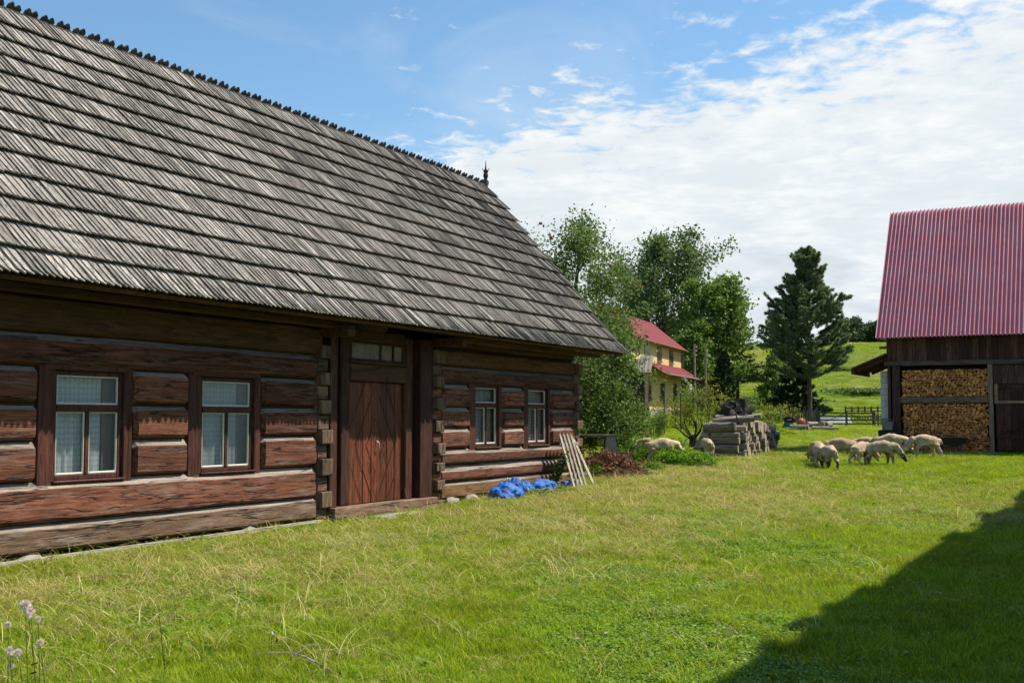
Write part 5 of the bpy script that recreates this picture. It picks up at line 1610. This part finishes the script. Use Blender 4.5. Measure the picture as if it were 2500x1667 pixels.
gt = empty('field_gate', on_ground(A.x, A.y)); tag(gt, 'wide wooden field gate with two crossing braces', 'gate')
GL = B.x - A.x
for z in (.10, .38, .66, .92): MB().bbox(.05, GL - .05, -.02, .03, z, z + .10, .004).build('board', M['fence_x'], gt)
for x in (0.0, GL * .49, GL - .13): MB().bbox(x, x + .14, -.06, .08, -.05, 1.10, .006).build('post', M['fence_x'], gt)
for (p, q) in (((.15, -.035, .12), (GL * .47, -.035, .95)), ((GL * .53, -.035, .95), (GL - .15, -.035, .12))):
    b = MB(); b.bar(p, q, .03, .10, (0, 1, 0)); b.build('brace', M['fence_x'], gt)
A, B = V(2064, 1000, 106), V(2190, 1000, 106)
ff = empty('rail_fence', on_ground(A.x, A.y)); tag(ff, 'far weathered rail fence at the foot of the hill', 'fence')
for k in range(9):
    x = (B.x - A.x) * k / 8; z = ground_z(A.x + x, 106) - ff.location.z
    MB().box(x - .06, x + .06, -.06, .06, z - .2, z + .66).build('post', M['fence'], ff)
for z in (.28, .52):
    b = MB(); b.bar((0, -.09, z), (B.x - A.x, -.09, z + ground_z(B.x, 106) - ff.location.z), .03, .09); b.build('rail', M['fence_x'], ff)
P = V(2035, 1014, 95)
o = MB().add([(-1.6, -.5, 0), (1.4, -.5, 0), (1.4, .5, 0), (-1.6, .5, 0), (-1.3, -.3, .55), (1.2, -.2, .5), (1.2, .3, .5), (-1.3, .3, .6)], [(0, 3, 2, 1), (4, 5, 6, 7), (0, 1, 5, 4), (1, 2, 6, 5), (2, 3, 7, 6), (3, 0, 4, 7)]).build('cold_frame', M['block'])
o.location = on_ground(P.x, P.y); tag(o, 'whitish cold frame showing through the gate', 'cold frame')

# ------------------------------------------------------------------ sheep
def woolmat(name, c0, c1, dark):
    t = NT(name)
    co = t.coord()
    n1 = t.noise(co, 5, 4, .6, .4)
    c = t.ramp(n1, [(.35, c0), (.65, c1)])
    c = t.mix(t.n('ShaderNodeAttribute', attribute_name='face_dark').outputs['Fac'], c, dark)
    c = t.hsv(c, .5, 1, t.math('MULTIPLY_ADD', t.rand(), .25, .88))
    n2 = t.noise(co, 42, 4, .75, .6)
    return t.done(t.bsdf(c, .95, t.bump(n2, .9, .02), .1))
M['wool'] = woolmat('cream_wool', (.36, .25, .135), (.66, .53, .36), (.60, .52, .42))
M['wool_black'] = woolmat('cream_wool_black_face', (.34, .25, .15), (.62, .51, .36), (.035, .028, .024))
M['wool_tan'] = woolmat('tan_wool', (.34, .235, .13), (.50, .37, .225), (.30, .22, .15))
M['hoof'] = plain('hoof', (.03, .025, .02), .6)
M['eye'] = plain('sheep_eye', (.01, .008, .006), .2, .1, 4, .6)
def sheep_mesh(seed, mat, head_turn=0.0, step=0.0, dark_legs=False, lying=False):
    rr = random.Random(seed)
    vs = [(-.30, 0, .50), (-.06, 0, .485), (.20, 0, .485), (.33, head_turn * .02, .47), (.44, head_turn * .07, .34), (.525, head_turn * .12, .215), (.60, head_turn * .15, .10),
          (-.43, 0, .47), (-.47, 0, .36)]
    rad = [(.190, .185), (.222, .205), (.200, .19), (.145, .13), (.095, .09), (.068, .064), (.040, .036), (.045, .045), (.028, .028)]
    es = [(0, 1), (1, 2), (2, 3), (3, 4), (4, 5), (5, 6), (0, 7), (7, 8)]
    def leg(par, pts, rs):
        p = par
        for q, r in zip(pts, rs):
            vs.append(q); rad.append((r, r)); es.append((p, len(vs) - 1)); p = len(vs) - 1
    for sy in (-1, 1):
        st = step * sy
        leg(0, [(-.28 + st * .3, sy * .10, .36), (-.245 + st * .6, sy * .105, .27), (-.35 + st, sy * .105, .17), (-.315 + st, sy * .105, .02)], [.10, .065, .036, .030])
        leg(2, [(.20 - st * .3, sy * .10, .35), (.215 - st * .8, sy * .10, .18), (.21 - st, sy * .10, .02)], [.08, .036, .029])
        leg(5, [(.505, head_turn * .12 + sy * .08, .24), (.475, head_turn * .12 + sy * .16, .215)], [.026, .020])
    me = bpy.data.meshes.new('sheep_cage'); me.from_pydata(vs, es, [])
    o = bpy.data.objects.new('sheep_cage', me); COL.objects.link(o)
    md = o.modifiers.new('skin', 'SKIN'); md.use_smooth_shade = True; md.branch_smoothing = .6
    for i, d in enumerate(me.skin_vertices[0].data):
        d.radius = rad[i]; d.use_root = (i == 0)
    sb = o.modifiers.new('sub', 'SUBSURF'); sb.levels = 2; sb.render_levels = 2
    bpy.context.view_layer.update()
    dg = bpy.context.evaluated_depsgraph_get()
    ev = bpy.data.meshes.new_from_object(o.evaluated_get(dg))
    bpy.data.objects.remove(o)
    at = ev.attributes.new('face_dark', 'FLOAT', 'POINT')
    fd = []
    for v in ev.vertices:
        c = v.co
        isface = max(0, min(1, (c.x - .44) / .05)) * max(0, min(1, (.30 - c.z) / .04))
        isleg = max(0, min(1, (.24 - c.z) / .05)) * (1 if c.x < .35 else 0) * (1.0 if dark_legs else .45)
        fd.append(max(isface, isleg))
        wl = 1 - max(isface, min(1, isleg * 3))
        p = Vector(c)
        k = wl * (.022 * mnoise.noise(p * 8 + Vector((seed, 0, 0))) + .026 * mnoise.noise(p * 19 + Vector((0, seed, 0))))
        v.co = c + v.normal * k
    at.data.foreach_set('value', fd)
    ev.name = 'sheep'
    ev.materials.clear(); ev.materials.append(mat)
    ev.polygons.foreach_set('use_smooth', [True] * len(ev.polygons))
    return ev
SM = {'cream': sheep_mesh(1, M['wool'], .2, .03), 'cream2': sheep_mesh(2, M['wool'], -.4, -.05), 'tan': sheep_mesh(3, M['wool_tan'], .1, .04), 'black': sheep_mesh(4, M['wool_black'], .3, .05), 'darklegs': sheep_mesh(5, M['wool_black'], .0, .04, True)}
eye_m = MB().lathe([(.002, -.009), (.008, -.005), (.010, 0), (.008, .005), (.002, .009)], 7).mesh('eye', M['eye'], 60)
def sheep(px, py, rz, kind, sc, label):
    P = G(px, py)
    o = link('sheep', SM[kind]); o.location = (P.x, P.y, ground_z(P.x, P.y)); o.rotation_euler = (0, 0, math.radians(rz)); o.scale = (sc,) * 3
    tag(o, label, 'sheep', 'grazing sheep')
    for sy in (-1, 1):
        e = link('eye', eye_m, o); e.location = (.545, sy * .058, .19)
    return o
# rz: 0 faces right, 90 faces away, 180 faces left
sheep(2000, 1140, 84, 'cream', 1.05, 'cream sheep seen from behind, left edge of the flock')
sheep(1995, 1130, 98, 'tan', 1.0, 'greyish sheep half hidden behind the leftmost sheep')
sheep(2023, 1146, 92, 'darklegs', 1.05, 'dark legged sheep seen from behind, nearest the camera')
sheep(2056, 1130, 172, 'tan', 1.16, 'tan sheep standing behind the dark legged one')
sheep(2106, 1137, 38, 'cream2', 1.08, 'cream sheep with splayed hind legs in the middle of the flock')
sheep(2152, 1137, -8, 'black', 1.12, 'black faced sheep grazing to the right in front')
sheep(2118, 1117, 170, 'tan', 1.05, 'sheep whose back shows behind the middle of the flock')
sheep(2176, 1118, -12, 'cream', 1.22, 'large cream sheep with its pale head lowered to the right')
sheep(2258, 1119, 186, 'cream2', 1.18, 'rightmost cream sheep grazing before the firewood')
sheep(1618, 1132, 10, 'cream', 1.18, 'cream sheep feeding among the nettles by the house')
sheep(1584, 1122, 160, 'tan', 1.05, 'greyish sheep half hidden in the nettles')
sheep(1726, 1119, 96, 'cream2', 1.0, 'sheep seen from behind at the end of the log pile')

# ------------------------------------------------------------------ grass
M['grass'] = leafmat('grass_blade', (.066, .128, .005), (.205, .315, .011), (.41, .475, .038), .42, .6, .12, .9, .25, None)
M['straw'] = leafmat('dry_grass', (.30, .25, .07), (.48, .40, .145), (.70, .61, .28), .3, .8, .08, 0, .2)
M['clover'] = leafmat('clover', (.08, .17, .007), (.16, .29, .010), (.25, .38, .03), .35, .5, .3, 0, .2)
tuftcol = bpy.data.collections.new('grass_sources')       # not linked to the scene
drycol = bpy.data.collections.new('dry_grass_sources')
def blades(name, n, rad, h0, h1, w, bend, mat, seed, col, segs=3, head=False):
    rr = random.Random(seed)
    vs, fs, ts = [], [], []
    for k in range(n):
        a = rr.random() * 6.28; q = rad * math.sqrt(rr.random())
        x, y = math.cos(a) * q, math.sin(a) * q
        h = rr.uniform(h0, h1); b_ = bend * rr.uniform(.3, 1.2) * h
        da = rr.random() * 6.28; dx, dy = math.cos(da), math.sin(da)
        wx, wy = -dy * w * .5, dx * w * .5
        base = len(vs); t_ = rr.random()
        for i in range(segs):
            t = i / segs
            ox = b_ * t * t; oz = h * (t - .35 * bend * t * t * t)
            ww = 1 - .6 * t
            vs += [(x + dx * ox - wx * ww, y + dy * ox - wy * ww, oz - .01), (x + dx * ox + wx * ww, y + dy * ox + wy * ww, oz - .01)]
        oz = h * (1 - .35 * bend)
        vs.append((x + dx * b_, y + dy * b_, oz))
        for i in range(segs - 1):
            fs.append((base + 2 * i, base + 2 * i + 1, base + 2 * i + 3, base + 2 * i + 2)); ts.append(t_)
        fs.append((base + 2 * segs - 2, base + 2 * segs - 1, base + 2 * segs)); ts.append(t_)
        if head:
            hx, hy, hz = vs[-1]
            px_, py_, pz_ = vs[-3]
            d = Vector((hx - px_, hy - py_, hz - pz_)).normalized() * .035
            for sg in (-1, 1):
                e = len(vs)
                vs += [(hx, hy, hz), (hx + d.x * .5 + dy * .003 * sg, hy + d.y * .5 - dx * .003 * sg, hz + d.z * .5 + .004), (hx + d.x, hy + d.y, hz + d.z), (hx + d.x * .5, hy + d.y * .5, hz + d.z * .5 - .004)]
                fs.append((e, e + 1, e + 2, e + 3)); ts.append(min(1, t_ + .2))
    me = bpy.data.meshes.new(name); me.from_pydata(vs, [], fs); me.materials.append(mat)
    at = me.attributes.new('tint', 'FLOAT', 'FACE'); at.data.foreach_set('value', ts)
    me.update()
    o = bpy.data.objects.new(name, me); col.objects.link(o)
for k in range(5): blades('tuft_%d' % k, 46, .10, .035, .11, .0042, .9, M['grass'], k, tuftcol)
blades('tuft_5', 34, .10, .07, .18, .0045, 1.0, M['grass'], 50, tuftcol)
for k in range(2):
    rr = random.Random(60 + k); vs, fs, ts = [], [], []
    for j in range(60):
        a = rr.random() * 6.28; q = .11 * math.sqrt(rr.random()); c = Vector((math.cos(a) * q, math.sin(a) * q, rr.uniform(.015, .05)))
        r0 = rr.uniform(.006, .013); a2 = rr.random() * 6.28; n_ = Vector((rr.uniform(-.5, .5), rr.uniform(-.5, .5), 1)).normalized()
        e1 = n_.orthogonal().normalized() * r0; e2 = n_.cross(e1)
        b_ = len(vs); vs += [c + e1, c + e2, c - e1, c - e2]; fs.append((b_, b_ + 1, b_ + 2, b_ + 3)); ts.append(rr.random())
    me = bpy.data.meshes.new('tuft_%d' % (6 + k)); me.from_pydata([tuple(v) for v in vs], [], fs); me.materials.append(M['clover'])
    at = me.attributes.new('tint', 'FLOAT', 'FACE'); at.data.foreach_set('value', ts); me.update()
    tuftcol.objects.link(bpy.data.objects.new('tuft_%d' % (6 + k), me))
o_ = None
for k in range(4): blades('dry_%d' % k, 14, .11, .09, .28, .0042, 1.6, M['straw'], 80 + k, drycol, 6, k == 3)
for k in range(2): blades('dry_%d' % (4 + k), 26, .09, .05, .14, .004, 1.1, M['straw'], 90 + k, drycol, 3)

def rosette(name, seed, n, L0, L1, w, col, lift):
    rr = random.Random(seed); vs, fs, ts = [], [], []
    for j in range(n):
        a = 6.283 * j / n + rr.uniform(-.4, .4); L_ = rr.uniform(L0, L1); e = rr.uniform(.15, lift)
        d = Vector((math.cos(a), math.sin(a), 0)); sd = Vector((-math.sin(a), math.cos(a), 0)); t_ = rr.random()
        b_ = len(vs)
        for q, ww, z in ((0, .15, .01), (.35, .8, .6), (.7, 1.0, .9), (1, .1, .75)):
            c = d * L_ * q + Vector((0, 0, L_ * e * z)); vs += [c - sd * w * ww * .5, c + sd * w * ww * .5]
        for q in range(3): fs.append((b_ + 2 * q, b_ + 2 * q + 1, b_ + 2 * q + 3, b_ + 2 * q + 2)); ts.append(t_)
    me = bpy.data.meshes.new(name); me.from_pydata([tuple(v) for v in vs], [], fs); me.materials.append(M['clover'])
    at = me.attributes.new('tint', 'FLOAT', 'FACE'); at.data.foreach_set('value', ts); me.update()
    col.objects.link(bpy.data.objects.new(name, me))
rosette('tuft_8', 5, 11, .07, .14, .035, tuftcol, .7)
rosette('tuft_9', 6, 8, .10, .19, .05, tuftcol, .9)

def scatter(name, label, pts, rots, scl, idx, col, cat='grass'):
    me = bpy.data.meshes.new(name)
    me.from_pydata([tuple(p) for p in pts], [], [])
    for nm, ty, data in (('rot', 'FLOAT_VECTOR', rots), ('scl', 'FLOAT_VECTOR', np.stack([scl, scl, np.minimum(scl, 1.0 + .1 * np.asarray(scl))], 1)), ('idx', 'INT', idx)):
        a = me.attributes.new(nm, ty, 'POINT')
        a.data.foreach_set('vector' if ty == 'FLOAT_VECTOR' else 'value', np.asarray(data).ravel())
    o = link(name, me); tag(o, label, cat, kind='stuff')
    ng = bpy.data.node_groups.new(name + '_scatter', 'GeometryNodeTree')
    ng.interface.new_socket('Geometry', in_out='INPUT', socket_type='NodeSocketGeometry')
    ng.interface.new_socket('Geometry', in_out='OUTPUT', socket_type='NodeSocketGeometry')
    N = ng.nodes.new; L = ng.links.new
    gi, go = N('NodeGroupInput'), N('NodeGroupOutput')
    ci = N('GeometryNodeCollectionInfo'); ci.inputs[0].default_value = col; ci.inputs['Separate Children'].default_value = True; ci.inputs['Reset Children'].default_value = True
    ip = N('GeometryNodeInstanceOnPoints'); ip.inputs['Pick Instance'].default_value = True
    def na(nm, ty):
        n_ = N('GeometryNodeInputNamedAttribute'); n_.data_type = ty; n_.inputs[0].default_value = nm
        return n_.outputs[0]
    L(gi.outputs[0], ip.inputs['Points']); L(ci.outputs[0], ip.inputs['Instance'])
    L(na('idx', 'INT'), ip.inputs['Instance Index']); L(na('rot', 'FLOAT_VECTOR'), ip.inputs['Rotation']); L(na('scl', 'FLOAT_VECTOR'), ip.inputs['Scale'])
    L(ip.outputs[0], go.inputs[0])
    md = o.modifiers.new('scatter', 'NODES'); md.node_group = ng
    return o

rng = np.random.default_rng(3)
def free(x, y):
    s = x * U.x + y * U.y; n = x * NV.x + y * NV.y
    if s < 24.3 and n < DW + (.10 if s > 14.3 else .22): return False                   # inside the log house
    if s > FB - .0 and n > -7.2 and s < FB + 6: return False     # inside the barn
    if n > 2.0 and s < 33.5: return False                        # inside the shed
    return True
bands = [(4.2, 7.5, 330, .85), (7.5, 11, 230, 1.0), (11, 16, 140, 1.15), (16, 24, 75, 1.4), (24, 36, 40, 1.8), (36, 52, 20, 2.4), (52, 95, 7, 3.6)]
gp_, gr_, gs_, gi_ = [], [], [], []
dp_, dr_, ds_, di_ = [], [], [], []
def dryness(x, y):
    s = x * U.x + y * U.y; n = x * NV.x + y * NV.y
    v = .5 + .9 * mnoise.noise((x * .30, y * .30, 4.0)) + .5 * mnoise.noise((x * .9, y * .9, 8.0))
    near_wall = math.exp(-((n - (DW + 1.6)) / 1.7) ** 2)          # unmown strip along the house
    mid = math.exp(-((y - 23) / 6) ** 2) * math.exp(-((x - 4.5) / 4.5) ** 2)
    left = math.exp(-((n + 7.0) / 2.4) ** 2) * (1 if s < 14 else math.exp(-((s - 14) / 5) ** 2))
    if s > 14.3 and s < 18.2 and n < DW + .9: return .6
    return v * .55 + .75 * near_wall + 1.0 * mid + .62 * left - .35
for (a, b_, dens, sc) in bands:
    wmax = .47 * b_ + 2.0
    area = 2 * wmax * (b_ - a)
    n = int(area * dens)
    X = rng.uniform(-wmax, wmax, n); Y = rng.uniform(a, b_, n)
    keep = np.abs(X) < .47 * Y + 1.6
    X, Y = X[keep], Y[keep]
    R = rng.random((len(X), 5))
    for x, y, r in zip(X, Y, R):
        if not free(x, y): continue
        z = ground_z(x, y)
        sd = x * U.x + y * U.y; nd = x * NV.x + y * NV.y
        if 14.6 < sd < 18.0 and nd < DW + .2 + .7 * r[2] and r[3] < .75: continue     # trodden earth before the door
        dr = dryness(x, y)
        if r[0] < max(.02, min(.5, dr * (.36 if y < 13 else .46))):
            dp_.append((x, y, z)); dr_.append((r[1] * .3 - .15, r[2] * .3 - .15, r[3] * 6.283))
            ds_.append(sc * (.65 + .6 * r[4]) * .95); di_.append(int(r[2] * 4) if r[1] < .55 else 4 + int(r[2] * 2))
        else:
            gp_.append((x, y, z)); gr_.append((r[1] * .3 - .15, r[2] * .3 - .15, r[3] * 6.283))
            cl = mnoise.noise((x * .5, y * .5, 20.0)) > .12
            k = int(r[0] * 997) % 10
            gs_.append(sc * (.7 + .6 * r[4]) * (.6 if (r[2] < .007 and y < 22) else 1)); gi_.append(8 + int(r[1] * 2) if (r[2] < .007 and y < 22) else (6 + k % 2) if (cl and k < 6 and y < 20) else (5 if k == 9 else k % 5))
scatter('grass', 'short green grass covering the yard', gp_, gr_, gs_, gi_, tuftcol)
scatter('dry_grass', 'dry straw coloured grass stalks among the green', dp_, dr_, ds_, di_, drycol)
hp_, hr_, hs_, hi_ = [], [], [], []
for k in range(9000):
    y = 96 + 170 * rng.random() ** 1.3; x = rng.uniform(.08, .40) * y
    hp_.append((x, y, ground_z(x, y))); hr_.append((0, 0, rng.random() * 6.28)); hs_.append(rng.uniform(5, 9)); hi_.append(int(rng.random() * 5) if rng.random() < .7 else 5)
scatter('hill_grass', 'rough green grass on the hillside', hp_, hr_, hs_, hi_, tuftcol)
hp_, hr_, hs_, hi_ = [], [], [], []
while len(hp_) < 3500:
    y = 96 + 170 * rng.random(); x = rng.uniform(.08, .42) * y
    if mnoise.noise((x * .035, y * .05, 2.0)) + (.35 if y > 225 and x > 60 else 0) < .12: continue
    hp_.append((x, y, ground_z(x, y))); hr_.append((0, 0, rng.random() * 6.28)); hs_.append(rng.uniform(5, 9)); hi_.append(4 + int(rng.random() * 2))
scatter('dry_hill_grass', 'pale dry grass patches on the hillside', hp_, hr_, hs_, hi_, drycol)
print('grass', len(gp_), 'dry', len(dp_))

# ------------------------------------------------------------------ small plants in the foreground
M['fluff'] = plain('thistle_fluff', (.80, .68, .60), .95, .1, 30)
M['stalk'] = plain('dry_stalk', (.10, .065, .035), .9, .3, 10)
M['stalk_green'] = plain('green_stalk', (.09, .12, .03), .8, .3, 10)
M['petal_y'] = plain('yellow_petal', (.75, .52, .02), .6, .1, 5)
M['petal_w'] = plain('white_petal', (.65, .58, .55), .7, .1, 5)
rr = random.Random(77)
def thistle(px, py, hpx, label):
    H = V(px, py, 4.9 + rr.random() * .5)
    B = on_ground(H.x + rr.uniform(-.05, .05), H.y + .05)
    root = empty('thistle', B); tag(root, label, 'thistle', 'thistles gone to seed')
    T = H - B
    b = MB(); b.tube([(0, 0, 0), tuple(T * .5 + Vector((.02, 0, 0))), tuple(T)], [.003, .002, .0015], 5); b.build('stem', M['stalk_green'], root)
    r0 = hpx * H.y / FPX / 2
    C_, A_ = [], []
    g = np.random.default_rng(int(px))
    d = unit(g.normal(size=(220, 3)) + np.array([0, 0, .5]))
    me = np_mesh('seed_head', leaf_quads(np.array(T)[None] + d * r0 * .55, d, r0 * .95, r0 * .10, g, .05), 4, g.random(220), M['fluff'])
    link('seed_head', me, root)
    b = MB(); b.lathe([(.002, -.9 * r0), (.35 * r0, -.7 * r0), (.4 * r0, -.2 * r0), (.2 * r0, .1 * r0)], 8, tuple(T)); b.build('bud', M['fluff'], root)
    for k in range(4):
        q = .15 + .18 * k; a = rr.random() * 6.28
        p = T * q; e = p + Vector((math.cos(a) * .09, math.sin(a) * .09, .03))
        lf = MB(); sd = Vector((-math.sin(a), math.cos(a), 0)) * .014
        lf.add([p, p.lerp(e, .5) + sd, e, p.lerp(e, .5) - sd], [(0, 1, 2, 3)]); lf.build('leaf', M['stalk_green'], root)
for (px, py, hp, lb) in [(62, 1478, 34, 'tallest fluffy thistle head at the left edge'), (75, 1492, 24, 'thistle head just below the tallest one'), (70, 1500, 20, 'small thistle head under the upper pair'), (93, 1511, 18, 'thistle head right of the upper cluster'),
                         (20, 1524, 18, 'faint thistle head at the very left edge'), (98, 1568, 20, 'single thistle head between the two clusters'), (24, 1588, 26, 'white thistle head in the lower left cluster'), (45, 1592, 22, 'pinkish thistle head in the lower left cluster'), (26, 1625, 18, 'lowest thistle head at the left edge')]:
    thistle(px, py, hp, lb)
def stalk(px0, py0, px1, py1, r0, label, mat, head=None, bendx=.0):
    B = G(px0, py0); T = V(px1, py1, B.y)
    root = empty('weed_stalk', B); tag(root, label, 'weed stalk', 'single weed stalks')
    E = T - B
    b = MB(); b.tube([(0, 0, -.01), tuple(E * .5 + Vector((bendx, 0, 0))), tuple(E)], [r0, r0 * .8, r0 * .5], 5); b.build('stem', mat, root)
    if head:
        b = MB(); b.lathe([(.001, -.015), (.008, -.008), (.009, .004), (.004, .014)], 7, tuple(E)); b.build('flower_head', head, root)
stalk(404, 1640, 388, 1500, .004, 'dark dry dock stalk in the lower left', M['stalk'])
stalk(660, 1610, 664, 1546, .0025, 'thin stalk with a pale violet head', M['stalk_green'], M['petal_w'])
stalk(690, 1606, 676, 1562, .0025, 'thin stalk with a brown head beside the violet one', M['stalk_green'], M['stalk'])
stalk(372, 1575, 371, 1560, .0025, 'short stalk with a dark blue head', M['stalk_green'], plain('blue_head', (.03, .03, .08), .7))
for (a, b_, c_, d_, lb) in [(405, 1265, 436, 1216, 'tall dry grass stalk against the lower logs'), (350, 1290, 356, 1250, 'short dry stalk at the foot of the log wall'), (384, 1300, 400, 1255, 'dry stalk in front of the bottom log'), (455, 1290, 460, 1236, 'thin stalk right of the taller dry stalk'),
                            (1000, 1255, 988, 1190, 'dry stalk beside the door threshold'), (872, 1280, 862, 1236, 'grass stalk at the left of the threshold')]:
    stalk(a, b_, c_, d_, .004, lb, M['straw'], None, .02)
for (px, py, mt, lb) in [(1725, 1507, 'petal_y', 'yellow flower in the middle of the lawn'), (1830, 1433, 'petal_y', 'yellow flower upper right on the lawn'), (1547, 1430, 'petal_y', 'yellow flower left of the lawn centre'), (1818, 1462, 'petal_y', 'yellow flower between two others'), (1872, 1582, 'petal_y', 'yellow flower at the shadow edge'),
                         (230, 1564, 'petal_y', 'small yellow flower at lower left'), (2275, 1408, 'petal_y', 'yellow flower within the shade'), (1695, 1492, 'petal_w', 'white clover head on the lawn'), (1410, 1592, 'petal_w', 'white clover head lower left of centre'), (1480, 1578, 'petal_w', 'white clover head nearest the yellow flower')]:
    P = G(px, py)
    root = empty('flower', P); tag(root, lb, 'flower', 'small flowers on the lawn')
    MB().tube([(0, 0, 0), (.005, 0, .09)], .0018, 4).build('stem', M['stalk_green'], root)
    b = MB()
    for k in range(9):
        a = k * 6.283 / 9; b.add([(0, 0, .09), (math.cos(a - .2) * .012, math.sin(a - .2) * .012, .097), (math.cos(a) * .018, math.sin(a) * .018, .10), (math.cos(a + .2) * .012, math.sin(a + .2) * .012, .097)], [(0, 1, 2, 3)])
    b.lathe([(.001, .088), (.006, .092), (.004, .10)], 6); b.build('blossom', M[mt], root)
# dead twig lying at the bottom edge
P = G(700, 1630)
tw_ = empty('dead_twig', P); tag(tw_, 'dry forked twig lying in the grass at the bottom edge', 'twig')
b = MB(); b.tube([(-.16, .16, .07), (.0, .06, .09), (.12, -.03, .08), (.25, -.16, .05), (.4, -.35, .02)], [.003, .0045, .006, .0065, .007], 6); b.build('branch', M['picket'], tw_)
b = MB(); b.tube([(.03, .04, .085), (-.12, .0, .10), (-.2, -.02, .09)], [.004, .003, .002], 5); b.tube([(.05, .03, .085), (.14, .10, .13), (.24, .12, .11)], [.004, .003, .0015], 5); b.build('twig', M['picket'], tw_)
